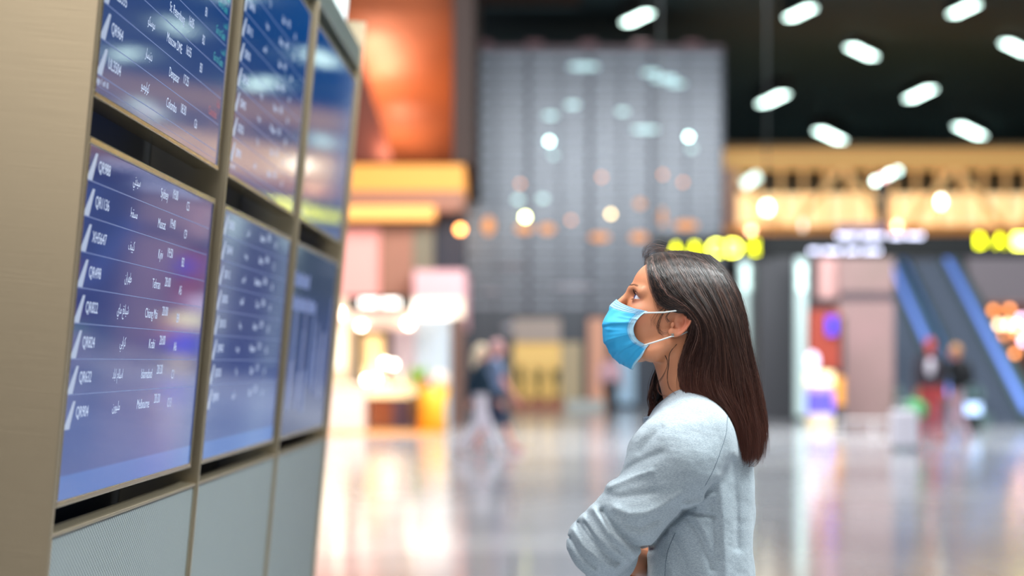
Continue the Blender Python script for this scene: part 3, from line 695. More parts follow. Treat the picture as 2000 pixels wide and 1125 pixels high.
m = MB(); m.cbox((-1.2045, 1.2455, -.60), (2.5915, 1.318, .004), .004); TB(m, 'top_cap', cap_m)
glow_m = mat('header_glow', (235, 240, 240), .4, emit=(226, 246, 243), estr=.95)
m = MB(); m.cbox((-1.19, 1.3185, -.55), (2.44, 2.05, -.04), .01); TB(m, 'lit_header', glow_m)

# ---- displays
def screen_mat(name, stops, dim=1.):
    m = mat(name, (4, 6, 12), .06, spec=.2); nt = m.node_tree; b = nt.nodes['Principled BSDF']
    t = nt.nodes.new('ShaderNodeTexCoord'); s = nt.nodes.new('ShaderNodeSeparateXYZ'); r = nt.nodes.new('ShaderNodeValToRGB')
    q = nt.nodes.new('ShaderNodeMapRange'); q.inputs['From Max'].default_value = .567
    nt.links.new(t.outputs['Object'], s.inputs[0]); nt.links.new(s.outputs[1], q.inputs[0]); nt.links.new(q.outputs[0], r.inputs[0])
    while len(r.color_ramp.elements) < len(stops): r.color_ramp.elements.new(.5)
    for e, (p, c) in zip(r.color_ramp.elements, stops): e.position = p; e.color = lin(c)
    nt.links.new(r.outputs[0], b.inputs['Emission Color']); b.inputs['Emission Strength'].default_value = dim
    return m
SCR = screen_mat('flight_screen', [(0, (66, 108, 178)), (.068, (66, 108, 178)), (.072, (56, 84, 146)), (.22, (48, 74, 138)), (.42, (38, 54, 116)), (1, (30, 46, 102))])
SCR_U = screen_mat('flight_screen_upper', [(0, (66, 84, 130)), (.3, (50, 72, 122)), (.6, (14, 62, 122)), (1, (2, 68, 132))])
SCR_P = screen_mat('picture_screen', [(0, (62, 74, 110)), (.3, (66, 80, 124)), (.6, (50, 66, 108)), (.8, (42, 58, 86)), (1, (38, 56, 84))])
ink = mat('screen_white', (10, 10, 12), .3, emit=(200, 218, 246), estr=1.0)
ink_dim = mat('screen_line', (10, 10, 12), .3, emit=(112, 134, 186), estr=.9)
tail = mat('screen_tail_icon', (10, 10, 12), .3, emit=(168, 184, 212), estr=.95)
teal = mat('screen_teal', (10, 10, 12), .3, emit=(40, 168, 170), estr=.9)
red = mat('screen_red', (10, 10, 12), .3, emit=(176, 84, 84), estr=.9)

def display(k, upper, rows, y_first, label, scr):
    """rows from the top: (flight, arabic, city, time, gate, status); y_first = separator under the first row"""
    W, H = 1.145, .567
    root = empty('flight_display', label=label, cat='display screen', group='displays of the information stand')
    root.matrix_world = board_frame(S0+PITCH*k, .635 if upper else 0.)
    m = MB(); m.cbox((0, -.008, -.05), (W, 0.002, .002), .002); m.cbox((0, H-.012, -.05), (W, H, .002), .002)
    m.cbox((0, 0.0021, -.05), (.008, H-.0121, .002), .002); m.cbox((W-.006, 0.0021, -.05), (W, H-.0121, .002), .002)
    m.build('bezel', bezel_m, root)
    m = MB(); m.box((.008, .002, -.05), (W-.006, H-.012, -.0015)); g = m.build('screen', scr, root)
    tx = MB(); ln = MB(); ic = MB(); tl = MB(); rd = MB(); z = -.0013
    for i, (fl, ar, city, tm, gate, stat) in enumerate(rows):
        y = y_first-.0557*i
        if fl:
            ic.add([(.012, y+.001, z), (.050, y+.001, z), (.0745, y+.045, z), (.060, y+.045, z)], [(0, 1, 2, 3)])
            add_text(tx, fl, .086, y+.0185, .0255, z, 'l', 1.12)
        if ar: add_text(tx, arabic(ar), .402, y+.0225, .0235, z, 'r', .95)
        if city: add_text(tx, city, .655, y+.021, .0255, z, 'r', 1.0)
        if tm: add_text(tx, tm, .698, y+.0285, .0255, z, 'l', 1.0)
        if gate: add_text(tx, gate, .872, y+.018, .0255, z, 'r', .95)
        if stat == 'go':
            add_text(tl, 'Go to Gate', .985, y+.008, .024, z, 'l', 1.0); add_text(tl, arabic('اذهب'.replace('ذ', 'د')), 1.115, y+.034, .022, z, 'r')
        if stat == 'no':
            add_text(rd, 'Cancelled', .985, y+.008, .024, z, 'l', 1.0); add_text(rd, arabic('ملغاة'), 1.11, y+.034, .022, z, 'r')
        if i < len(rows)-1 or upper: ln.box((.008, y-.0007, z), (1.112, y+.0007, z+.0002))
    if upper: add_text(tx, 'Page 1 of 10', .01, .017, .014, z, 'l', 1.3); ln.box((.008, .0128, z), (1.13, .0134, z+.0001))
    if tx.v: tx.build('flight_lettering', ink, g)
    if ln.v: ln.build('separator_lines', ink_dim, g)
    if ic.v: ic.build('tail_icons', tail, g)
    if tl.v: tl.build('gate_lettering', teal, g)
    if rd.v: rd.build('cancelled_lettering', red, g)
    return root, g

LOW = [('QR988', 'سيدني', 'Sydney', '19:00', 'C5', 0), ('QR1136', 'مسقط', 'Muscat', '19:40', 'C9', 0), ('XH5647', 'كييف', 'Kyiv', '19:50', 'B2', 0),
       ('QR498', 'طهران', 'Tehran', '20:00', 'A5', 0), ('QR822', 'شيانغ ماي', 'Chiang Mai', '20:00', 'B9', 0), ('QR824', 'كرابي', 'Krabi', '20:00', 'A6', 0),
       ('QR632', 'اسلام اباد', 'Islamabad', '20:20', 'C1', 0), ('QR904', 'ملبورن', 'Melbourne', '20:20', 'C13', 0)]
display(0, False, LOW, .501, 'lower near display listing Sydney, Muscat, Kyiv down to Melbourne in sharp focus', SCR)
UP = [(None, None, None, None, None, 'go')]*3+[(None, None, None, None, 'B1', 'go'), (None, None, 'St. Petersburg', '16:05', 'B2', 'go'),
      ('UL5535', 'موسكو', 'Moscow DME', '16:55', 'B3', 0), ('QR964', 'دنبسار', 'Denpasar', '17:25', None, 'no'), ('UL3504', 'كولومبو', 'Colombo', '18:30', 'C6', 0)]
display(0, True, UP, .030+.0557*7, 'upper near display with St. Petersburg, Moscow, Denpasar and Colombo rows, cut by the frame top', SCR_U)
MID = [('QR002', 'لندن', 'London', '20:35', 'A3', 0), ('QR418', 'بيروت', 'Beirut', '20:40', 'C2', 0), ('QR112', 'باريس', 'Bucharest', '20:45', 'B4', 0),
       ('QR305', 'القاهرة', 'Tunis', '20:50', 'A7', 0), ('QR128', 'روما', 'Rome', '21:00', 'C8', 0), ('QR402', 'بيروت', 'Warsaw', '21:10', 'B6', 0),
       ('QR235', 'براغ', 'Oslo', '21:15', 'C4', 0), ('QR901', 'برلين', 'Bali', '21:20', 'A1', 0)]
MID = [(a, arabic and b, c, d, e, f) for a, b, c, d, e, f in MID]
display(1, False, MID, .501, 'lower middle display with eight small blurred flight rows on blue', SCR)
UM = [('QR701', 'براغ', 'Oslo', '14:35', 'A3', 0), ('QR418', 'بيروت', 'Beirut', '14:40', 'C2', 0), ('QR112', 'باريس', 'Sofia', '14:45', 'B4', 0), ('QR305', None, 'Tunis', '14:50', 'A7', 0),
      ('QR128', 'روما', 'Rome', '15:00', 'C8', 0), ('QR402', 'بيروت', 'Warsaw', '15:10', 'B6', 0), ('QR235', 'براغ', 'Oslo', '15:15', 'C4', 0), ('QR901', 'برلين', 'Berlin', '15:20', 'A1', 0)]
display(1, True, UM, .030+.0557*7, 'upper middle display, blurred flight rows with a warm reflection along its bottom', SCR_U)
display(2, True, [], .4, 'upper far display under the top cap mirroring the yellow gate sign', SCR_U)
r, g = display(2, False, [], .4, 'lower far display showing a dim blue-grey picture with two white heading lines', SCR_P)
m = MB(); x = .05
for j, (x0, w, n_) in enumerate([(.05, .34, 7), (.05, .56, 12)]):
    for i in range(n_): m.box((x0+w*i/n_, .44-.07*j, 0), (x0+w*(i+.62)/n_, .475-.07*j+.008*((i*7) % 3 == 0), .0004))
m.build('heading_lettering', ink_dim, g)
pic = [mat('picture_haze_%d' % i, (8, 8, 10), .2, emit=c, estr=.8) for i, c in enumerate([(108, 128, 176), (74, 92, 140), (130, 144, 186)])]
for i in range(3): MATS['picture_haze_%d' % i].name = 'picture_haze'
m = MB()
for i in range(16):
    m.m = i % 3; x0 = .1+.95*RNG.random(); y0 = .06+.1*RNG.random(); m.box((x0, y0, 0), (x0+.012+.03*RNG.random(), y0+.1+.2*RNG.random(), .0003+.00002*i))
m.build('picture_streaks', pic, g)
# ============================================================ the woman in the mask
TH = math.radians(24); HE = P(1313, 643, 3.75)
HF = Vector((-math.cos(TH), 0, math.sin(TH))); HL = Vector((0, -1, 0)); HU = Vector((math.sin(TH), 0, math.cos(TH)))
HM = Matrix(((HF.x, HL.x, HU.x, HE.x), (HF.y, HL.y, HU.y, HE.y), (HF.z, HL.z, HU.z, HE.z), (0, 0, 0, 1)))
def tohead(p):
    q = p-np.array(HE, np.float32)
    return np.stack([dot3(q, HF), dot3(q, HL), dot3(q, HU)], -1)
def h2w(f, l, u): return HE+HF*f+HL*l+HU*u

EYE = (.0835, .0315, .0265); ER = .0120
def f_ear(q):
    q = q-np.array((.0065, 0, 0), np.float32)
    f, l, u = q[..., 0], q[..., 1], q[..., 2]
    ef = f+.0125; eu = u-.0155
    l0 = .0705+np.clip(-ef, -.01, .02)*.42
    # egg outline, wider at the top
    rx = .0155+.0035*np.clip(eu/.03, -1, 1); d2 = (np.sqrt((ef/rx)**2+(eu/.0290)**2)-1)*.0165
    plate = smax(d2, np.abs(l-l0+.0015)-.0018, .003)
    rim = np.sqrt((d2+.0026)**2+((l-l0-.0012))**2)-.0030
    rim = smax(rim, (ef-.006)+(-eu*.15), .003)
    e2 = (np.sqrt(((ef-.002)/.0088)**2+((eu+.002)/.0150)**2)-1)*.0105
    anti = np.sqrt(e2**2+(l-l0-.0008)**2)-.0024
    anti = smax(anti, ef-.004, .002)
    d = smin(smin(plate, rim, .002), anti, .0025)
    lobe = s_ell(q, (-.0055, .0708, -.0085), (.0095, .0036, .0085)); d = smin(d, lobe, .004)
    trag = s_ell(q, (.0015, .0715, .0045), (.004, .004, .0060)); d = smin(d, trag, .003)
    conch = s_ell(q, (-.0075, .0765, .0115), (.0070, .0090, .0090)); d = smax(d, -conch, .002)
    foss = s_ell(q, (-.010, .0755, .0330), (.0070, .0042, .0042)); d = smax(d, -foss, .002)
    return d
def f_head(q):
    a = q.copy(); a[..., 1] = np.abs(a[..., 1])
    d = s_ell(q, (-.002, 0, .056), (.098, .073, .080))
    d = smin(d, s_ell(q, (.052, 0, .062), (.053, .058, .052)), .03)          # forehead
    d = smin(d, s_ell(q, (.045, 0, -.005), (.052, .056, .060)), .03)         # mid face
    d = smin(d, s_ell(a, (.066, .040, -.004), (.024, .019, .020)), .022)     # cheekbone
    d = smin(d, s_ell(q, (.052, 0, -.050), (.040, .038, .040)), .025)        # lower face
    d = smin(d, s_cone(a, (.002, .050, -.030), (.014, .045, -.058), .016, .012), .022)   # ramus
    d = smin(d, s_cone(a, (.014, .045, -.058), (.074, .012, -.072), .012, .012), .022)   # jaw
    d = smin(d, s_ell(q, (.078, 0, -.073), (.015, .016, .014)), .012)        # chin
    d = smin(d, s_cone(a, (.1030, .008, .0375), (.086, .047, .040), .0085, .007), .012)     # brow
    d = smax(d, -s_ell(a, (.112, .031, .0265), (.021, .019, .0120)), .010)    # eye socket
    d = smin(d, s_cone(q, (.104, 0, .030), (.119, 0, -.009), .0065, .0085), .009)       # nose
    d = smin(d, s_ell(a, (.109, .011, -.014), (.010, .007, .007)), .006)
    d = smin(d, s_ell(q, (.099, 0, -.036), (.008, .022, .0055)), .006)       # lips
    d = smin(d, s_ell(q, (.0965, 0, -.047), (.008, .018, .0055)), .006)
    # eyelids: shell round the eyeball, opened by a slanted wedge
    e = a-np.array(EYE, np.float32); re = np.sqrt((e*e).sum(-1))
    shell = np.abs(re-ER-.0012)-.0011
    lid = smax(shell, -(e[..., 0]-.001), .002)
    ff, lu, uu = e[..., 0], e[..., 1], e[..., 2]
    up = uu-(.0062-.0040*((lu)/.013)**2); lo = -(uu)-(.0056-.0032*(lu/.013)**2)
    opening = np.maximum(up, lo)                                   # <0 inside the opening
    d = smin(d, re-ER-.0004, .004) if False else d
    d = smin(d, lid, .004)
    op = np.maximum(np.maximum(opening, -(ff)), re-ER-.006)
    d = np.maximum(d, -op); d = np.maximum(d, -(re-ER+.0003))
    crease = np.sqrt((re-ER-.0026)**2+(uu-.0098+.0035*(lu/.013)**2)**2)-.0009
    crease = np.where(ff > 0, crease, 1.); d = smax(d, -crease, .002)
    d = smin(d, np.minimum(f_ear(q), f_ear(q*np.array((1, -1, 1), np.float32))), .0022)
    return d
def W(px, py, Y): return tuple(P(px, py, Y))
# joints (left side is towards the camera)
YC0 = 3.75
J = dict(neck0=W(1318, 668, 3.75), neck1=W(1360, 812, 3.755), neck2=W(1378, 870, 3.76),
    lsho=W(1352, 880, 3.605), lelb=W(1165, 1070, 3.575), lwri=W(1252, 1100, 3.80),
    rsho=W(1330, 880, 3.93), relb=W(1180, 1085, 3.95), rwri=W(1212, 1118, 3.840))
YAW = math.radians(18); TFW = Vector((-math.cos(YAW), math.sin(YAW), 0)); TLF = Vector((-math.sin(YAW), -math.cos(YAW), 0))
def tor(p, c):
    q = p-np.array(c, np.float32); return np.stack([dot3(q, TFW), dot3(q, TLF), q[..., 2]], -1)
TX = .3495                                                          # torso axis x
def f_torso(p, g=0.):
    q = tor(p, (TX, 3.762, 0))
    d = s_ell(q, (.0, 0, 1.235), (.108+g, .165+g, .20+g))
    d = smin(d, s_cone(q, (.0, .085, 1.31), (.0, .150, 1.285), .062+g, .058+g), .05)
    d = smin(d, s_cone(q, (.0, -.085, 1.31), (.0, -.150, 1.285), .062+g, .058+g), .05)
    d = smin(d, s_ell(q, (.0, 0, 1.02), (.098+g, .140+g, .16+g)), .06)
    d = smin(d, s_ell(q, (-.005, 0, .90), (.112+g, .168+g, .13+g)), .05)
    return d
def hand(p, wri, d, n, mirror=1, curl=.9):
    """palm and five curled fingers; d=direction of the fingers, n=back of the hand"""
    wri = Vector(wri); d = Vector(d).normalized(); n = Vector(n); n = (n-d*n.dot(d)).normalized(); s = d.cross(n)*mirror
    r = None
    pc = wri+d*.045
    for k in (-.024, -.008, .008, .024):
        e = s_cone(p, tuple(wri+s*k*.7+d*.01), tuple(wri+d*.085+s*k), .014, .0125); r = e if r is None else smin(r, e, .012)
    lens = [(.030, (.040, .024, .018)), (.010, (.044, .028, .019)), (-.010, (.041, .026, .019)), (-.029, (.032, .020, .017))]
    for k, L in lens:
        q = wri+d*.088+s*k*.95; a = .35*curl; pts = [tuple(q)]; rr = [.0095]
        for j, l in enumerate(L):
            v = d*math.cos(a)-n*math.sin(a); q = q+v*l; pts.append(tuple(q)); rr.append(.0088-.0011*j); a += .75*curl
        r = smin(r, chain(p, pts, rr, .003), .004)
    q = wri+d*.018+s*.022; v1 = (d*.6+s*.75-n*.25).normalized(); v2 = (d*.85+s*.25-n*.45).normalized()
    pts = [tuple(q), tuple(q+v1*.036), tuple(q+v1*.036+v2*.030), tuple(q+v1*.036+v2*.055)]
    return smin(r, chain(p, pts, [.014, .011, .0098, .008], .004), .008)
def f_body(p):
    q = tohead(p); d = f_head(q)
    nk = s_cone(p, J['neck0'], J['neck1'], .0500, .0540)
    nk = smin(nk, s_cone(p, J['neck1'], J['neck2'], .056, .07), .02)
    d = smin(d, nk, .018)
    lb = f_torso(p, -.012)
    lb = smin(lb, s_cone(p, W(1350, 800, 3.70), J['lsho'], .035, .048), .03)
    lb = smin(lb, s_cone(p, W(1350, 800, 3.82), J['rsho'], .035, .048), .03)
    lb = smin(lb, s_cone(p, J['lsho'], tuple(np.array(J['lsho'])*.15+np.array(J['lelb'])*.85), .050, .038), .02)
    lb = smin(lb, s_cone(p, J['rsho'], tuple(np.array(J['rsho'])*.15+np.array(J['relb'])*.85), .050, .038), .02)
    lb = smax(lb, np.where(p[..., 2] > .82, f_sweater(p, False)+.022, -1.), .004)     # stays under the clothes
    d = smin(d, lb, .015)
    d = smin(d, s_cone(p, J['lelb'], J['lwri'], .036, .0265), .02)
    d = smin(d, s_cone(p, J['relb'], J['rwri'], .036, .0265), .02)
    ld = Vector(J['lwri'])-Vector(J['lelb']); rd = Vector(J['rwri'])-Vector(J['relb'])
    d = smin(d, hand(p, J['lwri'], ld+Vector((.02, 0, .02)), (-.8, .2, .5), 1, .5), .01)
    d = smin(d, hand(p, J['rwri'], Vector((.0, -.45, -.9)), (-.9, -.1, .1), -1, .6), .01)
    for s in (-1, 1):
        hip = Vector((TX+.012, 3.762, .90))+TLF*(.085*s); kn = Vector((TX-.01, 3.762, .48))+TLF*(.09*s)+TFW*.01; an = Vector((TX+.02, 3.762, .085))+TLF*(.10*s)
        d = smin(d, chain(p, [tuple(hip), tuple(kn), tuple(an)], [.078, .052, .036], .01), .03)
        d = smin(d, s_cone(p, tuple(an-Vector((0, 0, .035))), tuple(an+TFW*.14-Vector((0, 0, .052))), .034, .024), .02)
    return d

# ---- clothes
def pxy(p): return 1000+p[..., 0]/p[..., 1]*F, HZ-(p[..., 2]-CZ)/p[..., 1]*F
def seg(px, py, pts):
    r = None
    for (x0, y0), (x1, y1) in zip(pts[:-1], pts[1:]):
        dx, dy = x1-x0, y1-y0; h = np.clip(((px-x0)*dx+(py-y0)*dy)/(dx*dx+dy*dy), 0, 1)
        e = np.hypot(px-x0-h*dx, py-y0-h*dy); r = e if r is None else np.minimum(r, e)
    return r
# (polyline in the picture, half width px, height mm): ridges positive, valleys negative
FOLDS = [
 ([(1160, 996), (1172, 1014), (1188, 1038), (1214, 1062), (1236, 1082)], 8, 8.0),
 ([(1176, 1000), (1190, 1022), (1206, 1042), (1234, 1062), (1262, 1070)], 9, -7.0),
 ([(1130, 1022), (1150, 1050), (1180, 1080), (1206, 1098)], 6, -5.0),
 ([(1142, 1012), (1166, 1046), (1196, 1074), (1226, 1096)], 6, 4.5),
 ([(1143, 1022), (1153, 1038), (1162, 1052)], 4, -5.0),
 ([(1113, 1050), (1132, 1082), (1160, 1108)], 5, -4.0),
 ([(1120, 1036), (1140, 1066), (1170, 1094), (1200, 1110)], 5, 4.0),
 ([(1106, 1080), (1120, 1106), (1136, 1124)], 5, -4.0),
 ([(1190, 950), (1215, 940), (1245, 928), (1272, 920)], 7, 3.5),
 ([(1204, 930), (1232, 912), (1262, 896), (1290, 886)], 10, -3.6),
 ([(1186, 968), (1210, 972), (1240, 968), (1280, 960)], 12, -3.6),
 ([(1200, 992), (1228, 1004), (1262, 1002), (1300, 984), (1330, 964)], 9, 4.0),
 ([(1226, 1026), (1252, 1030), (1284, 1016)], 9, -3.0),
 ([(1244, 862), (1258, 848), (1274, 830), (1300, 808)], 7, 1.8),
 ([(1250, 882), (1266, 862), (1292, 836)], 9, -2.4),
 ([(1300, 840), (1330, 826), (1368, 822)], 20, 2.5),
 ([(1356, 990), (1336, 1001), (1306, 1027), (1290, 1048), (1274, 1072)], 6, -6),
 ([(1334, 996), (1356, 1002), (1392, 1008)], 6, -4.5),
 ([(1340, 986), (1362, 984), (1390, 968)], 7, 4.5),
 ([(1336, 1004), (1360, 1030), (1380, 1068), (1390, 1110)], 9, -4.0),
 ([(1356, 1010), (1372, 1036), (1384, 1070)], 6, 2.5),
 ([(1404, 930), (1412, 1000), (1416, 1070), (1418, 1125)], 10, 2.4),
 ([(1390, 960), (1396, 1020), (1398, 1090)], 10, -2.4),
 ([(1432, 900), (1438, 980), (1440, 1070)], 10, -2.6),
 ([(1310, 1040), (1330, 1080), (1344, 1125)], 12, -4.0),
 ([(1300, 1090), (1310, 1110), (1316, 1140)], 8, 3.0)]
SLV = [W(1356, 862, 3.632), W(1314, 905, 3.590), W(1238, 1002, 3.570), W(1172, 1062, 3.572), W(1188, 1085, 3.650), W(1202, 1091, 3.692)]
SLR = [.070, .074, .0650, .0580, .0520, .0390]
RSL = [W(1345, 862, 3.90), W(1290, 930, 3.945), W(1220, 1030, 3.955), W(1182, 1080, 3.945), W(1192, 1092, 3.87), W(1200, 1098, 3.80)]
def f_sweater(p, folds=True):
    q = tor(p, (TX, 3.762, 0))
    d = s_ell(q, (-.014, 0, 1.200), (.106, .158, .200))
    for s in (1, -1):
        d = smin(d, s_cone(q, (-.010, .050*s, 1.331), (-.004, .142*s, 1.270), .044, .062), .040)
        d = smin(d, s_cone(q, (.036, .025*s, 1.300), (.050, .085*s, 1.262), .048, .055), .03)
    d = smin(d, s_cone(q, (-.024, 0, 1.285), (-.036, 0, 1.20), .055, .075), .04)
    d = smin(d, s_ell(q, (-.024, 0, .98), (.099, .146, .22)), .06)
    d = smin(d, s_ell(q, (.004, 0, .86), (.138, .186, .15)), .05)
    d = smax(d, .800-p[..., 2], .01)
    sl = chain(p, SLV[:3], SLR[:3], .03)
    sl = smin(sl, chain(p, SLV[2:], SLR[2:], .02), .02)
    tz = np.clip((p[..., 2]-1.195)/.075, 0, 1); d = smin(d, sl, .006+.055*tz*tz*(3-2*tz))
    d = smin(d, smin(chain(p, RSL[:3], [.070, .070, .060], .03), chain(p, RSL[2:], [.060, .055, .048, .040], .02), .02), .012)
    if folds:
        px, py = pxy(p); near = np.clip((3.76-p[..., 1])/.03, 0, 1); a = np.zeros_like(d)
        for pts, w, h in FOLDS:
            e = seg(px, py, pts); a += h*1.6e-3*np.exp(-(e/(w if h > 0 else w*.8))**1.7)
        far_ = .003*np.sin(p[..., 2]*55+p[..., 0]*30)*np.sin(p[..., 1]*40+2)
        d = d-a*near-far_*(1-near)
    # rib folds of the pushed-up sleeve
    return d
skin = mat('skin', (206, 142, 108), .48, spec=.4, sss=.12)
def _skin(m):
    nt = m.node_tree; b = nt.nodes['Principled BSDF']
    at = nt.nodes.new('ShaderNodeAttribute'); at.attribute_name = 'tint'
    n = nt.nodes.new('ShaderNodeTexNoise'); n.inputs['Scale'].default_value = 26; n.inputs['Detail'].default_value = 5
    t = nt.nodes.new('ShaderNodeTexCoord'); nt.links.new(t.outputs['Object'], n.inputs['Vector'])
    r = nt.nodes.new('ShaderNodeValToRGB'); r.color_ramp.elements[0].color = (.90, .86, .84, 1); r.color_ramp.elements[1].color = (1.06, 1.06, 1.06, 1)
    x = nt.nodes.new('ShaderNodeMix'); x.data_type = 'RGBA'; x.blend_type = 'MULTIPLY'; x.inputs[0].default_value = 1
    nt.links.new(n.outputs[0], r.inputs[0]); nt.links.new(at.outputs['Color'], x.inputs[6]); nt.links.new(r.outputs[0], x.inputs[7]); nt.links.new(x.outputs[2], b.inputs['Base Color'])
    n2 = nt.nodes.new('ShaderNodeTexNoise'); n2.inputs['Scale'].default_value = 900; k = nt.nodes.new('ShaderNodeBump'); k.inputs['Strength'].default_value = .12; k.inputs['Distance'].default_value = .0006
    nt.links.new(t.outputs['Object'], n2.inputs['Vector']); nt.links.new(n2.outputs[0], k.inputs['Height']); nt.links.new(k.outputs[0], b.inputs['Normal'])
_skin(skin)
ZCUT = 1.335
V1, Q1 = iso(f_body, (.15, 3.60, ZCUT), (.50, 3.90, 1.72), .0014)
V2, Q2 = iso(f_body, (.0, 3.40, -.02), (.62, 4.15, ZCUT+.012), .0045)
k1 = V1[Q1][:, :, 2].min(1) > ZCUT+.003; Q1 = Q1[k1]
k2 = V2[Q2][:, :, 2].max(1) < ZCUT+.010; Q2 = Q2[k2]
V = np.concatenate([V1, V2]); Q = np.concatenate([Q1, Q2+len(V1)])
used = np.unique(Q); remap = np.zeros(len(V), np.int64); remap[used] = np.arange(len(used)); V = V[used]; Q = remap[Q]
hq = tohead(V.astype(np.float32)); base = np.array(lin((212, 144, 106))[:3]); cols = np.tile(base, (len(V), 1))
def blend(w, c):
    global cols
    w = np.clip(w, 0, 1)[:, None]; cols = cols*(1-w)+np.array(lin(c)[:3])*w
aq = hq.copy(); aq[:, 1] = np.abs(aq[:, 1])
blend(.55*np.exp(-(((aq-np.array((.078, .052, -.01)))/np.array((.022, .03, .018)))**2).sum(1)), (206, 118, 92))      # cheek warmth
blend(.75*np.exp(-(((aq-np.array((-.012, .078, .014)))/np.array((.02, .02, .03)))**2).sum(1)), (200, 108, 84))     # ear warmth
ee = aq-np.array(EYE); re = np.sqrt((ee**2).sum(1))
blend(.55*np.exp(-((re-.0150)/.0055)**2)*(ee[:, 0] > -.006), (146, 92, 84))                                      # lids
blend(.9*np.exp(-((np.abs(ee[:, 2]-.0062))/.0012)**2)*(re < .0162)*(ee[:, 0] > 0), (60, 36, 32))
blend(.5*(aq[:, 0] > .085)*np.exp(-((aq[:, 2]+.041)/.009)**2)*(aq[:, 1] < .026), (176, 84, 80))
woman = np_mesh('person', V, Q, skin, cols=cols)
tag(woman, 'dark-haired woman in grey sweatshirt and blue face mask, arms folded, looking up at displays', 'person')

# ---- eyes
eye_m = mat('eyeball', (226, 226, 232), .12, spec=.6)
def _eye(m):
    nt = m.node_tree; b = nt.nodes['Principled BSDF']; t = nt.nodes.new('ShaderNodeTexCoord'); s = nt.nodes.new('ShaderNodeSeparateXYZ')
    nt.links.new(t.outputs['Object'], s.inputs[0]); r = nt.nodes.new('ShaderNodeValToRGB'); r.color_ramp.interpolation = 'LINEAR'
    q = nt.nodes.new('ShaderNodeMapRange'); q.inputs['From Min'].default_value = .0; q.inputs['From Max'].default_value = ER
    nt.links.new(s.outputs[2], q.inputs[0]); nt.links.new(q.outputs[0], r.inputs[0])
    st = [(0, (214, 212, 220)), (.80, (220, 222, 232)), (.855, (40, 44, 84)), (.90, (66, 84, 160)), (.955, (50, 60, 120)), (.97, (8, 8, 12)), (1, (6, 6, 8))]
    while len(r.color_ramp.elements) < len(st): r.color_ramp.elements.new(.5)
    for e, (p, c) in zip(r.color_ramp.elements, st): e.position = p; e.color = lin(c)
    nt.links.new(r.outputs[0], b.inputs['Base Color'])
_eye(eye_m)
for s in (1, -1):
    m = MB(); m.ball((0, 0, 0), ER, 40, 24); o = m.build('eye', eye_m, smooth=True)
    c = h2w(EYE[0], EYE[1]*s, EYE[2]); gz = (HF*.95+HU*.06-HL*.02*s+Vector((-.1, 0, .0))).normalized()
    o.location = c; o.rotation_euler = gz.to_track_quat('Z', 'Y').to_euler(); o.parent = woman

# ---- strands
def catmull(G, t):
    """G (n,3) control points, t (m,) in 0..1 -> (m,3)"""
    n = len(G); x = np.clip(t, 0, 1)*(n-1); i = np.minimum(x.astype(int), n-2); f = (x-i)[:, None]
    g = lambda k: G[np.clip(k, 0, n-1)]
    p0, p1, p2, p3 = g(i-1), g(i), g(i+1), g(i+2)
    return .5*((2*p1)+(-p0+p2)*f+(2*p0-5*p1+4*p2-p3)*f**2+(-p0+3*p1-3*p2+p3)*f**3)
def strands_mesh(name, L, rad, ma, parent, tint, sides=3):
    """L (s,n,3) strand points, rad (s,n), tint (s,3) or (s,n,3)"""
    S, N, _ = L.shape
    T = np.gradient(L, axis=1); T /= np.linalg.norm(T, axis=2, keepdims=True)+1e-9
    ref = np.array((.31, .83, .46)); A = np.cross(T, ref); A /= np.linalg.norm(A, axis=2, keepdims=True)+1e-9; Bn = np.cross(T, A)
    vs = []
    for k in range(sides):
        a = 2*math.pi*k/sides; vs.append(L+(A*math.cos(a)+Bn*math.sin(a))*rad[..., None])
    Vv = np.stack(vs, 2).reshape(-1, 3)
    b = (np.arange(S)[:, None, None]*N+np.arange(N-1)[None, :, None])*sides; k = np.arange(sides)[None, None]
    k2 = (k+1) % sides
    Qq = np.stack([b+k, b+k2, b+sides+k2, b+sides+k], -1).reshape(-1, 4)
    if tint.ndim == 2: tint = np.repeat(tint[:, None], N, 1)
    C = np.repeat(tint[:, :, None], sides, 2).reshape(-1, 3)
    return np_mesh(name, Vv, Qq, ma, parent, True, C)
hair_m = mat('dark_brown_hair', (40, 28, 24), .44, spec=.42)
def _hair(m):
    nt = m.node_tree; b = nt.nodes['Principled BSDF']; at = nt.nodes.new('ShaderNodeAttribute'); at.attribute_name = 'tint'
    nt.links.new(at.outputs['Color'], b.inputs['Base Color'])
_hair(hair_m)
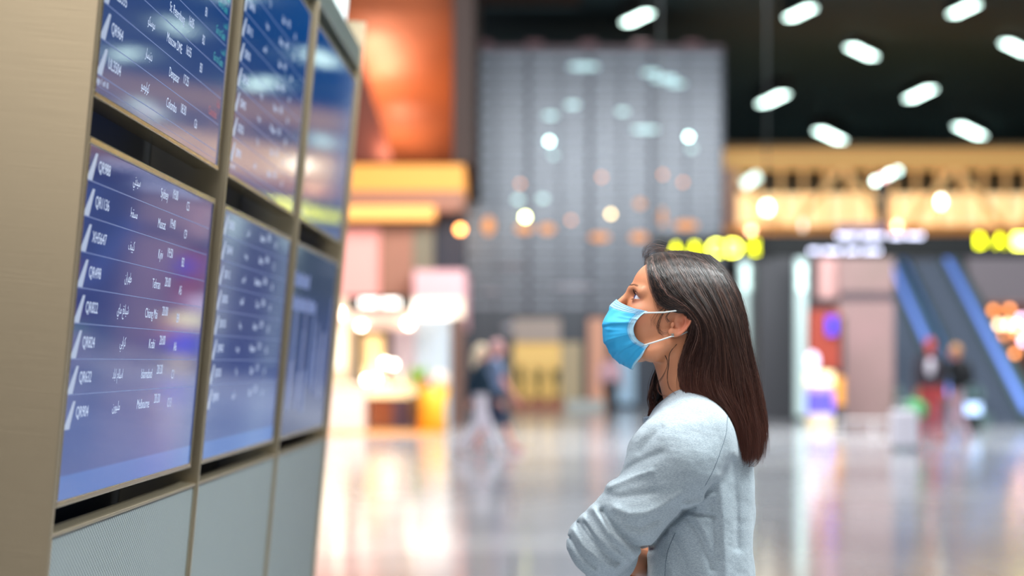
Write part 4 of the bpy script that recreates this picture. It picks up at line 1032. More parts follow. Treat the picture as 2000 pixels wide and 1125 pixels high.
# guides, front to back: (px, py, Y)
GS = [
 [(1266, 507, 3.725), (1270, 540, 3.690), (1286, 588, 3.680), (1312, 603, 3.674), (1346, 606, 3.672), (1359, 632, 3.680), (1350, 668, 3.690), (1336, 712, 3.690), (1338, 750, 3.682), (1358, 778, 3.668)],
 [(1274, 500, 3.735), (1280, 532, 3.697), (1304, 574, 3.676), (1338, 596, 3.666), (1364, 622, 3.664), (1370, 660, 3.672), (1358, 700, 3.680), (1354, 740, 3.676), (1364, 768, 3.668), (1388, 786, 3.655)],
 [(1288, 495, 3.745), (1300, 526, 3.700), (1332, 568, 3.672), (1362, 602, 3.660), (1382, 640, 3.656), (1386, 680, 3.660), (1380, 720, 3.664), (1384, 752, 3.662), (1398, 778, 3.658), (1420, 800, 3.660)],
 [(1306, 492, 3.752), (1326, 522, 3.704), (1358, 566, 3.672), (1384, 608, 3.658), (1400, 652, 3.654), (1406, 700, 3.656), (1408, 742, 3.658), (1420, 778, 3.656), (1440, 815, 3.660), (1452, 862, 3.668)],
 [(1328, 492, 3.755), (1354, 524, 3.706), (1386, 568, 3.676), (1408, 614, 3.664), (1422, 662, 3.660), (1432, 712, 3.662), (1440, 762, 3.664), (1452, 812, 3.666), (1460, 860, 3.670), (1464, 898, 3.676)],
 [(1352, 494, 3.758), (1382, 526, 3.712), (1410, 570, 3.688), (1430, 618, 3.678), (1442, 668, 3.674), (1454, 720, 3.674), (1464, 770, 3.676), (1472, 820, 3.678), (1476, 864, 3.680), (1472, 903, 3.684)],
 [(1372, 498, 3.760), (1404, 526, 3.725), (1430, 568, 3.708), (1446, 616, 3.702), (1456, 668, 3.700), (1466, 718, 3.700), (1476, 768, 3.700), (1484, 818, 3.700), (1485, 862, 3.700), (1478, 900, 3.702)],
 [(1382, 500, 3.765), (1414, 528, 3.750), (1438, 568, 3.742), (1452, 614, 3.738), (1460, 668, 3.735), (1470, 718, 3.730), (1480, 768, 3.728), (1488, 818, 3.726), (1488, 860, 3.724), (1480, 896, 3.724)]]
def g2w(G): return np.array([tuple(P(*g)) for g in G])
GW = np.array([g2w(g) for g in GS])                                  # (8,10,3)
def f_core(p):
    q = tohead(p)
    d = smin(s_ell(q, (-.002, 0, .056), (.098, .073, .080)), s_ell(q, (.052, 0, .062), (.053, .058, .052)), .03)
    d = smin(d, s_cone(p, J['neck0'], J['neck1'], .0500, .0540), .018)
    return smin(d, np.maximum(f_torso(p, .004), p[..., 2]-1.345), .01)
def push_out(L, m):
    sh = L.shape; P_ = L.reshape(-1, 3).astype(np.float32); mm = m.reshape(-1)
    for it in range(2):
        d = f_core(P_); w = np.where(d < mm)[0]
        if not len(w): break
        q = P_[w]; e = 2e-3; d0 = d[w]
        g = np.stack([(f_core(q+np.eye(3, dtype=np.float32)[j]*e)-d0)/e for j in range(3)], -1); g /= np.linalg.norm(g, axis=1, keepdims=True)+1e-6
        P_[w] = q+g*np.clip(mm[w]-d0, 0, .014)[:, None]
    return P_.reshape(sh)
def lay(GW, S, N, depth, rg, kpow=1.0, wav=.0042, cut=.30, lo=0., hi=1.):
    K = GW.shape[0]; k = (lo+(hi-lo)*rg.random(S)**kpow)*(K-1); i = np.minimum(k.astype(int), K-2); f = (k-i)
    f = f*f*(3-2*f)*.35+f*.65
    t = np.linspace(0, 1, N); curves = np.stack([catmull(g, t) for g in GW])
    L = curves[i]*(1-f)[:, None, None]+curves[i+1]*f[:, None, None]
    core = np.array((TX-.02, 3.76, 0)); dirv = core-L; dirv[..., 2] *= 0; dirv /= np.linalg.norm(dirv, axis=2, keepdims=True)
    dp = rg.random(S)**1.3*depth; L += dirv*(dp[:, None, None])*(np.linspace(.25, 1, N)[None, :, None])
    # locks: neighbouring strands share a slow offset
    lock = (k*9).astype(int)+1000*(rg.random(S)*3).astype(int); lr = np.random.default_rng(5).normal(size=(4000, 3, 4))
    w = lr[lock % 4000]; ph = np.linspace(0, 1, N)[None, :, None]
    off = (w[:, None, :, 0]*np.sin(ph*7+w[:, None, :, 1]*2)+.5*w[:, None, :, 2]*np.sin(ph*15+w[:, None, :, 3]*3))*wav*ph**.7
    L += off
    L[..., 0] += (.010*np.sin(ph*6.5+lock[:, None, None]*.9)*ph**1.5)[..., 0]; L[..., 2] += (.003*np.sin(ph*8+lock[:, None, None])*ph)[..., 0]
    n = rg.normal(size=(S, 1, 3)); L += n*.0022*ph+rg.normal(size=(S, 1, 3))*.0014
    L += rg.normal(size=(S, 1, 3))*.0035*np.clip(ph-.55, 0, 1)*1.6
    L = push_out(L, .0035+.010*(1-(dp/depth))[:, None]*np.ones((1, N)))
    # individual lengths
    c = 1-cut*(.3+.9*k/(K-1))*rg.random(S)**1.5; tt = t[None]*c[:, None]; x = tt*(N-1); j = np.minimum(x.astype(int), N-2); fr = (x-j)[..., None]
    a = np.take_along_axis(L, j[..., None].repeat(3, 2), 1); b2 = np.take_along_axis(L, (j+1)[..., None].repeat(3, 2), 1)
    return a*(1-fr)+b2*fr, k/(K-1)
def tints(S, N, rg, k):
    if k is not None and len(k) == S:
        lk = (k*70).astype(int); lt = np.random.default_rng(3).normal(size=200)[lk % 200]
    else: lt = np.zeros(S)
    b = np.array(lin((36, 26, 23))[:3]); hi_ = np.array(lin((122, 86, 70))[:3]); tp = np.array(lin((112, 58, 42))[:3])
    c = b[None]*(.55+.9*rg.random((S, 1)))*np.exp(.8*lt)[:, None]; m = (rg.random(S) < .11+.10*(lt > .8))[:, None]; c = np.where(m, c*.5+hi_*.5, c)
    t = np.linspace(0, 1, N)[None, :, None]**2.6; return c[:, None]*(1-.6*t)+tp*.6*t*(.6+.6*rg.random((S, 1, 1)))
rg = np.random.default_rng(11); N = 26
A1, k1 = lay(GW, 14000, N, .030, rg)
MIR = GW.copy(); MIR[..., 1] = 7.53-MIR[..., 1]
far = MIR.copy(); 
A2, k2 = lay(MIR, 3600, N, .030, rg)
# back curtain joins both sides
BK = np.stack([GW[-1]]+[GW[-1]*(1-a)+MIR[-1]*a+np.array((.004, 0, 0)) for a in (.33, .66)]+[MIR[-1]])
A3, k3 = lay(BK, 2200, N, .022, rg)
LL = np.concatenate([A1, A2, A3]); kk = np.concatenate([k1, k2, k3])
rad = np.full(LL.shape[:2], .00028); rad *= np.interp(np.linspace(0, 1, N), [0, .1, .8, 1], [.8, 1, .9, .25])[None]
hair = strands_mesh('hair', LL, rad, hair_m, woman, tints(len(LL), N, rg, kk)); hair['label'] = 'long dark brown hair tucked behind the ear'

# loose wisps: fringe tuft, temple and neck curls, flyaways
def wisp(pts, n, spread, rg, rad_=.0002, grow=1.5):
    G = g2w(pts); t = np.linspace(0, 1, 24); c = catmull(G, t)[None].repeat(n, 0)
    o = rg.normal(size=(n, 1, 3))*spread; ph = t[None, :, None]
    c = c+o*(.3+grow*ph)+np.sin(ph*9+rg.random((n, 1, 3))*6)*.0012*ph
    return c
Wp = []
Wp.append(wisp([(1264, 512, 3.735), (1258, 498, 3.72), (1264, 485, 3.72), (1280, 478, 3.73), (1300, 488, 3.74), (1318, 496, 3.745)], 11, .0046, rg))
Wp.append(wisp([(1268, 506, 3.74), (1264, 492, 3.73), (1276, 482, 3.73), (1296, 487, 3.74), (1330, 496, 3.75)], 16, .0048, rg))
Wp.append(wisp([(1266, 508, 3.78), (1260, 494, 3.77), (1270, 482, 3.77), (1290, 486, 3.76), (1320, 495, 3.755)], 14, .0048, rg))
Wp.append(wisp([(1300, 604, 3.676), (1290, 620, 3.680), (1284, 640, 3.684), (1292, 652, 3.684), (1302, 650, 3.682)], 16, .0016, rg))
Wp.append(wisp([(1296, 602, 3.676), (1284, 612, 3.682), (1276, 628, 3.686), (1280, 640, 3.688)], 8, .0026, rg))
Wp.append(wisp([(1312, 606, 3.670), (1302, 618, 3.672), (1306, 628, 3.674), (1312, 622, 3.672)], 12, .0014, rg))
Wp.append(wisp([(1305, 664, 3.694), (1296, 684, 3.696), (1304, 708, 3.694), (1296, 732, 3.690), (1284, 752, 3.690), (1290, 770, 3.688), (1308, 775, 3.686)], 9, .0008, rg, grow=.6))
Wp.append(wisp([(1322, 672, 3.692), (1308, 690, 3.692), (1306, 715, 3.690), (1304, 738, 3.688), (1308, 758, 3.686), (1322, 771, 3.684)], 8, .0008, rg, grow=.6))
Wp.append(wisp([(1272, 530, 3.69), (1274, 560, 3.684), (1280, 585, 3.682), (1288, 606, 3.682)], 20, .0014, rg))
for i in range(70):                                                 # flyaways along the outline
    a = rg.random(); g = catmull(GW[6 if i % 2 else 7], np.array([a, min(1, a+.07), min(1, a+.14), min(1, a+.21)])); g = g+np.array([(0, 0, 0), (.003, 0, .003), (.006, 0, .004), (.008, 0, .003)])*rg.uniform(.3, 1.3)
    Wp.append(catmull(g, np.linspace(0, 1, 24))[None])
for i in range(30):
    g = np.array([tuple(P(1480+rg.uniform(-14, 6), 850, 3.70)), tuple(P(1484+rg.uniform(-10, 8), 880, 3.70)), tuple(P(1478+rg.uniform(-14, 4), 903, 3.70)), tuple(P(1470+rg.uniform(-12, 6), 912, 3.70))])
    Wp.append(catmull(g, np.linspace(0, 1, 24))[None])
Wp = np.concatenate(Wp); rw = np.full(Wp.shape[:2], .00022)*np.interp(np.linspace(0, 1, 24), [0, .7, 1], [1, .8, .3])[None]
strands_mesh('loose_hair', Wp, rw, hair_m, hair, tints(len(Wp), 24, rg, None)*1.7)

# hair mass under the strands
def f_hair(p):
    q = tohead(p)
    cap = s_ell(q, (-.004, 0, .056), (.1015, .0755, .0815))
    # keep the face free: cut along a slanted plane from the forehead to behind the ear
    face = (q[..., 0]-.083)*.75-(q[..., 2]-.108)*.62+np.abs(q[..., 1])*.25
    cap = smax(cap, face, .006)
    back = s_cone(p, W(1395, 600, 3.765), W(1425, 790, 3.765), .055, .048)
    b2 = chain(p, [W(1385, 620, 3.70), W(1395, 700, 3.695), W(1418, 765, 3.69), W(1452, 830, 3.70), W(1463, 880, 3.705)], [.022, .024, .022, .018, .009], .02)
    b3 = chain(p, [W(1385, 620, 3.83), W(1395, 700, 3.835), W(1418, 765, 3.83), W(1448, 830, 3.82), W(1463, 875, 3.82)], [.022, .026, .024, .018, .009], .02)
    b4 = chain(p, [W(1440, 700, 3.765), W(1456, 800, 3.765), W(1466, 870, 3.76)], [.024, .02, .010], .02)
    b5 = chain(p, [W(1345, 650, 3.82), W(1318, 720, 3.835), W(1290, 790, 3.85)], [.02, .022, .012], .02)
    d = smin(smin(cap, smin(back, b5, .02), .03), smin(b2, smin(b3, b4, .02), .02), .03)
    body = smin(s_cone(p, J['neck0'], J['neck1'], .0500, .0540), f_torso(p, .004), .01)
    ear = s_ell(q, (-.008, .075, .014), (.030, .024, .038))
    return smax(smax(d, -body, .004), -ear, .004)
Vh, Qh = iso(f_hair, (.20, 3.60, 1.20), (.52, 3.92, 1.70), .003)
under = mat('hair_mass', (22, 15, 13), .6, spec=.2, bump=(220, .6))
np_mesh('hair_mass', Vh, Qh, under, hair)

# far-side lock hanging in front of the far shoulder
FL = np.array([g2w([(1300, 640, 3.832), (1288, 690, 3.845), (1280, 730, 3.855), (1274, 762, 3.86), (1274, 792, 3.86), (1284, 815, 3.86)]), g2w([(1330, 640, 3.84), (1316, 690, 3.85), (1304, 735, 3.855), (1296, 765, 3.86), (1292, 795, 3.86), (1296, 815, 3.86)])])
A4, k4 = lay(FL, 700, 20, .01, rg, cut=.2)
strands_mesh('far_lock', A4, np.full(A4.shape[:2], .0004), hair_m, hair, tints(700, 20, rg, k4))

# brows and lashes
def hb(f, l, u): return tuple(h2w(f, l, u))
brow = []
for s in (1, -1):
    for i in range(60):
        a = rg.random(); l = .006+.030*a; f_ = .110-.014*a**1.8; u = .0435+.0035*math.sin(a*2.6)+rg.uniform(-.0028, .0028)*(1-.5*a)
        for _ in range(1):
            p0 = np.array(hb(f_, l*s, u)); v = np.array(HU)*.002+np.array(HL)*s*.0055-np.array(HF)*.0012
            # snap to the skin
            pts = p0[None]+v[None]*np.linspace(0, 1, 5)[:, None]
            for it in range(4):
                dd = f_body(pts.astype(np.float32)); e = 1e-3
                gr = np.stack([(f_body((pts+np.eye(3)[j]*e).astype(np.float32))-dd)/e for j in range(3)], -1)
                pts = pts-gr*(dd-.0004)[:, None]
        brow.append(pts)
brow = np.array(brow)
strands_mesh('eyebrows', brow, np.full(brow.shape[:2], .00010), mat('brow_hair', (44, 28, 26), .6), woman, np.tile(np.array(lin((50, 32, 30))[:3]), (len(brow), 1)))
la = []
for s in (1, -1):
    for i in range(34):
        a = (i/33-.5)*2; l = a*.0105; u0 = .0060-.0036*(l/.012)**2; fz = math.sqrt(max(1e-6, (ER+.002)**2-l*l-u0*u0))
        for up in (1, -1):
            uu = u0 if up > 0 else -.0056+.0030*(l/.013)**2; ln = .0075 if up > 0 else .003
            b = h2w(EYE[0]+fz, (EYE[1]+l)*s, EYE[2]+uu); d1 = (HF*.9+HU*(.30*up)+HL*s*a*.6).normalized(); d2 = (HF*.5+HU*(.9*up)+HL*s*a*.6).normalized()
            la.append([b, b+d1*ln*.5, b+d1*ln*.7+d2*ln*.3, b+d1*ln*.7+d2*ln*.6])
la = np.array([[tuple(p) for p in x] for x in la])
strands_mesh('eyelashes', la, np.full(la.shape[:2], .00018)*np.array([1, .8, .6, .3]), mat('lash', (14, 10, 10), .5), woman, np.tile(np.array((.01, .008, .008)), (len(la), 1)))

def march(f, px, py, y0=3.45, y1=3.9):
    ys_ = np.linspace(y0, y1, 450); pp = np.array([tuple(P(px, py, y)) for y in ys_], np.float32); d = f(pp); i = np.argmax(d < 0); return pp[i]
# ---- face mask
MID_ = [(1204, 584), (1192, 601), (1181, 622), (1177, 645), (1181, 667), (1190, 688), (1204, 704), (1219, 715), (1236, 723)]
SID_ = [(1261, 611), (1250, 617), (1240, 627), (1234, 639), (1234, 650), (1238, 660), (1246, 668), (1257, 673), (1270, 681)]
NR, NC = 72, 61
def catp(pts, t): return catmull(np.array([(a, b, 0.) for a, b in pts]), t)[:, :2]
tr = np.linspace(0, 1, NR); mid = catp(MID_, tr); sid = catp(SID_, tr)
yh = np.interp(tr, [0, .2, .45, .7, 1], [.0600, .0620, .0630, .0590, .0470])
vv = np.linspace(-1, 1, NC); MV = np.zeros((NR, NC, 3))
for j, v in enumerate(vv):
    a = abs(v); e = 1-(1-a**1.9)**(1/1.25) if a < 1 else 1.
    w = .62*a**2.3+.38*e
    Y = 3.75-np.sign(v)*yh*(math.sin(a*math.pi/2)**.86)
    px = mid[:, 0]*(1-w)+sid[:, 0]*w; py = mid[:, 1]*(1-a**1.25)+sid[:, 1]*a**1.25
    MV[:, j, 0] = (px-1000)/F*3.75; MV[:, j, 1] = Y; MV[:, j, 2] = CZ+(HZ-py)/F*3.75
# pleats: three overlapping folds plus soft crumples
du = np.gradient(MV, axis=0); dv = np.gradient(MV, axis=1); nn = np.cross(du, dv); nn /= np.linalg.norm(nn, axis=2, keepdims=True)+1e-9
if nn[NR//2, NC//2, 0] > 0: nn = -nn
T_, V_ = np.meshgrid(tr, vv, indexing='ij'); disp = np.zeros_like(T_)
for k, (t0, am) in enumerate([(.33, .0048), (.52, .0044), (.70, .0040), (.43, .0012), (.62, .0012)]):
    tt_ = T_-t0-.03*np.abs(V_)*(k-1); disp += am*(.35+.65*np.abs(V_))*(np.clip(1-np.abs(V_), 0, .12)/.12)*np.where(tt_ < 0, np.exp(-(tt_/.07)**2), np.exp(-(tt_/.012)**2))
disp += .0009*np.sin(T_*23+V_*7)*np.cos(V_*9-T_*4)*(T_ > .12)
for k in range(14):
    a, b, c = RNG.random(3); disp += .0015*np.exp(-(((T_-.15-.75*a)+(V_-(b*2-1))*(.2*(c-.5)))/.018)**2-((V_-(b*2-1))/.3)**2)*(T_ > .12)
MV = MV+nn*disp[..., None]
# keep the cloth off the face
q_ = MV.reshape(-1, 3).astype(np.float32)
for it in range(2):
    d_ = f_body(q_); g_ = np.stack([(f_body(q_+np.eye(3, dtype=np.float32)[j]*.002)-d_)/.002 for j in range(3)], -1)
    low = .0030; w_ = d_ < low; q_[w_] += (g_*(low-d_)[:, None])[w_]
MV = q_.reshape(NR, NC, 3).astype(float)
th_ = .0009; MVi = MV-nn*th_
gi = np.arange(NR*NC).reshape(NR, NC); qs = np.stack([gi[:-1, :-1], gi[:-1, 1:], gi[1:, 1:], gi[1:, :-1]], -1).reshape(-1, 4)
n0 = NR*NC; ed = []
for r_ in (gi[0], gi[-1][::-1], gi[:, 0][::-1], gi[:, -1]):
    ed.append(np.stack([r_[:-1], r_[1:], r_[1:]+n0, r_[:-1]+n0], -1))
Qm = np.concatenate([qs, qs[:, ::-1]+n0]+ed)
blue = np.array(lin((58, 178, 232))[:3]); blue2 = np.array(lin((84, 196, 240))[:3]); pale = np.array(lin((176, 220, 242))[:3]); line_ = np.array(lin((70, 130, 180))[:3])
C_ = np.tile(blue, (NR, NC, 1)); C_[(T_ < .30)] = blue2
bd = (T_ < .125) | (np.abs(V_) > .90) | (T_ > .965); C_[bd] = pale
mask_m = mat('mask_fabric', (70, 180, 235), .62, spec=.3, sss=.05)
nt = mask_m.node_tree; b = nt.nodes['Principled BSDF']; at = nt.nodes.new('ShaderNodeAttribute'); at.attribute_name = 'tint'; nt.links.new(at.outputs['Color'], b.inputs['Base Color'])
n_ = nt.nodes.new('ShaderNodeTexNoise'); n_.inputs['Scale'].default_value = 700; k_ = nt.nodes.new('ShaderNodeBump'); k_.inputs['Strength'].default_value = .3; k_.inputs['Distance'].default_value = .0005
t_ = nt.nodes.new('ShaderNodeTexCoord'); nt.links.new(t_.outputs['Object'], n_.inputs['Vector']); nt.links.new(n_.outputs[0], k_.inputs['Height']); nt.links.new(k_.outputs[0], b.inputs['Normal'])
mk = np_mesh('face_mask', np.concatenate([MV.reshape(-1, 3), MVi.reshape(-1, 3)]), Qm, mask_m, woman, True, np.concatenate([C_.reshape(-1, 3)]*2)); mk['label'] = 'pleated light blue surgical mask'
stm = mat('mask_stitch', (104, 160, 204), .7)
m = MB()
def mrow(t, v0, v1, r=.0004):
    i = int(t*(NR-1)); pts = [MV[i, j]+nn[i, j]*.0003 for j in range(int((v0+1)/2*(NC-1)), int((v1+1)/2*(NC-1))+1)]; m.tube(pts, r, 5)
for t in (.030, .058, .088, .118): mrow(t, -.97, .97)
for v in (.915, .95, .985, -.915, -.95, -.985):
    j = int(round((v+1)/2*(NC-1))); m.tube([MV[i, j]+nn[i, j]*.0003 for i in range(1, NR-1)], .00028, 5)
m.build('stitching', stm, mk)
loop_m = mat('ear_loop', (226, 232, 230), .6)
for s in (1, -1):
    Y_ = lambda y: 3.75-(3.75-y)*s
    m = MB(); m.tube([P(1252, 611, Y_(3.690)), P(1262, 611, Y_(3.684)), P(1280, 610.5, Y_(3.680)), P(1298, 610, Y_(3.673)), P(1318, 607, Y_(3.668)), P(1338, 605, Y_(3.672)), P(1349, 616, Y_(3.680))], .0016, 8)
    m.tube([P(1257, 674, Y_(3.692)), P(1262, 673, Y_(3.686)), P(1282, 667, Y_(3.679)), P(1302, 660.5, Y_(3.6745)), P(1312, 657, Y_(3.6765)), P(1326, 655, Y_(3.682)), P(1342, 648, Y_(3.688))], .0016, 8)
    m.build('ear_loop', loop_m, mk, smooth=True)
    m = MB(); c = Vector(march(f_body, 1313.5, 654, 3.6, 3.8)); c.y = Y_(c.y-.001); m.cbox((c.x-.0026, c.y-.0015, c.z-.0026), (c.x+.0026, c.y+.0015, c.z+.0026), .0006); o = m.build('earring', mat('stud_crystal', (220, 210, 200), .08, .8), woman)

Vs, Qs = iso(f_sweater, (.0, 3.42, .775), (.56, 4.12, 1.42), .0028)
sw = mat('grey_heather_jersey', (160, 172, 180), .9, spec=.15)
def _sw(m, c0, c1):
    nt = m.node_tree; b = nt.nodes['Principled BSDF']; t = nt.nodes.new('ShaderNodeTexCoord')
    def noise(sc, scale, det=3):
        mp = nt.nodes.new('ShaderNodeMapping'); mp.inputs['Scale'].default_value = scale; mp.inputs['Rotation'].default_value = (0, .6, 0)
        n = nt.nodes.new('ShaderNodeTexNoise'); n.inputs['Scale'].default_value = sc; n.inputs['Detail'].default_value = det
        nt.links.new(t.outputs['Object'], mp.inputs[0]); nt.links.new(mp.outputs[0], n.inputs['Vector']); return n.outputs[0]
    a = noise(230, (1, 1, 3.6)); c = noise(1100, (1, 1, 1), 1)
    x = nt.nodes.new('ShaderNodeMath'); x.operation = 'MULTIPLY_ADD'; x.inputs[1].default_value = .5; nt.links.new(a, x.inputs[0])
    y = nt.nodes.new('ShaderNodeMath'); y.operation = 'MULTIPLY'; y.inputs[1].default_value = .5; nt.links.new(c, y.inputs[0]); nt.links.new(y.outputs[0], x.inputs[2])
    r = nt.nodes.new('ShaderNodeValToRGB'); r.color_ramp.elements[0].position = .36; r.color_ramp.elements[0].color = lin(c0); r.color_ramp.elements[1].position = .62; r.color_ramp.elements[1].color = lin(c1)
    nt.links.new(x.outputs[0], r.inputs[0]); nt.links.new(r.outputs[0], b.inputs['Base Color'])
    k = nt.nodes.new('ShaderNodeBump'); k.inputs['Strength'].default_value = .35; k.inputs['Distance'].default_value = .0012; nt.links.new(x.outputs[0], k.inputs['Height'])
    g = noise(16, (1, 1, 1.8), 2); k2 = nt.nodes.new('ShaderNodeBump'); k2.inputs['Strength'].default_value = .5; k2.inputs['Distance'].default_value = .010
    nt.links.new(g, k2.inputs['Height']); nt.links.new(k2.outputs[0], k.inputs['Normal']); nt.links.new(k.outputs[0], b.inputs['Normal'])
    b.inputs['Sheen Weight'].default_value = .15
_sw(sw, (128, 141, 150), (170, 181, 188))
sweater = np_mesh('sweatshirt', Vs, Qs, sw, woman); sweater['label'] = 'heather grey sweatshirt'
rib = mat('collar_rib', (110, 124, 140), .9, spec=.15); _sw(rib, (92, 106, 122), (134, 146, 160))
# collar ring
m = MB(); ring = [(1290, 803, 3.752), (1300, 797, 3.722), (1318, 786, 3.698), (1343, 772, 3.690), (1370, 763, 3.700), (1390, 758, 3.725), (1396, 757, 3.755), (1390, 758, 3.785), (1370, 764, 3.810), (1343, 775, 3.818), (1318, 787, 3.808), (1300, 797, 3.784), (1290, 803, 3.752)]
cr_ = catmull(g2w(ring), np.linspace(0, 1, 73)); m.tube([tuple(x) for x in cr_], .0068, 10, cap=False)
m.tube([tuple(x-np.array((0, 0, .008))+(x-cr_.mean(0))*.05) for x in cr_], .0060, 10, cap=False); m.build('collar_rib', rib, sweater, smooth=True)
m = MB(); a = P(1257, 834, 3.735); b_ = P(1278, 813, 3.755); m.cbox((a.x, 3.715, a.z), (b_.x+.01, 3.765, b_.z), .003); m.build('placket', rib, sweater)
def snap(f, pts, off=.0006):
    q = np.array(pts, np.float32)
    for it in range(5):
        d = f(q); g = np.stack([(f(q+np.eye(3, dtype=np.float32)[j]*.002)-d)/.002 for j in range(3)], -1); g /= np.linalg.norm(g, axis=1, keepdims=True)+1e-6
        q = q-g*np.clip(d-off, -.02, .02)[:, None]
    return q
seam_m = mat('seam_shadow', (96, 110, 120), .9)
for pts in ([(1422, 800), (1420, 822), (1417, 850), (1406, 885), (1392, 920), (1377, 948)], [(1319, 1041), (1308, 1066), (1302, 1089), (1299, 1125), (1298, 1180)]):
    c = catmull(np.array([(a, b, 0.) for a, b in pts]), np.linspace(0, 1, 40)); q = np.array([march(f_sweater, a, b) for a, b, _ in c]); q = snap(f_sweater, q, .0001)
    m = MB(); m.tube([tuple(x) for x in q], .0007, 6); m.build('seam', seam_m, sweater)
# trousers and shoes
def f_trou(p):
    d = None; q = tor(p, (TX, 3.762, 0)); d = s_ell(q, (-.006, 0, .90), (.118, .172, .12))
    for s in (-1, 1):
        hip = Vector((TX, 3.762, .88))+TLF*(.085*s); kn = Vector((TX-.01, 3.762, .48))+TLF*(.09*s)+TFW*.01; an = Vector((TX+.02, 3.762, .11))+TLF*(.10*s)
        d = smin(d, chain(p, [tuple(hip), tuple(kn), tuple(an)], [.090, .068, .056], .02), .03)
    d = d-.003*np.sin(p[..., 2]*60)*np.sin(p[..., 2]*23+p[..., 1]*30)
    return smax(smax(d, .075-p[..., 2], .005), p[..., 2]-.845, .01)
Vt, Qt = iso(f_trou, (.1, 3.45, .05), (.6, 4.1, .95), .006)
np_mesh('trousers', Vt, Qt, mat('dark_denim', (44, 54, 78), .85, noise=(60, .5, (56, 66, 92))), woman)
for s in (-1, 1):
    an = Vector((TX+.02, 3.762, 0))+TLF*(.10*s)
    def f_shoe(p, an=an):
        q = tor(p, tuple(an)); d = s_cone(q, (-.02, 0, .045), (.05, 0, .045), .042, .040); d = smin(d, s_cone(q, (.05, 0, .038), (.15, 0, .030), .040, .030), .03)
        d = smin(d, s_cone(q, (-.005, 0, .05), (0, 0, .10), .042, .044), .02); return smax(smax(d, .012-p[..., 2], .004), p[..., 2]-.11, .004)
    Vz, Qz = iso(f_shoe, (an.x-.25, an.y-.2, -.01), (an.x+.15, an.y+.2, .14), .004)
    sh = np_mesh('shoe', Vz, Qz, mat('white_shoe', (226, 226, 224), .6), woman)
    m = MB(); N_ = 24; ol = []
    for k in range(N_):
        a = 2*math.pi*k/N_; f_ = .065+.115*math.cos(a); l = .043*math.sin(a)*(1-.15*math.cos(a)); ol.append(an+TFW*f_+TLF*l)
    m.prism([(v.x, v.y, 0) for v in ol], (0, 0, .014)); m.build('sole', mat('shoe_sole', (190, 190, 188), .7), sh)
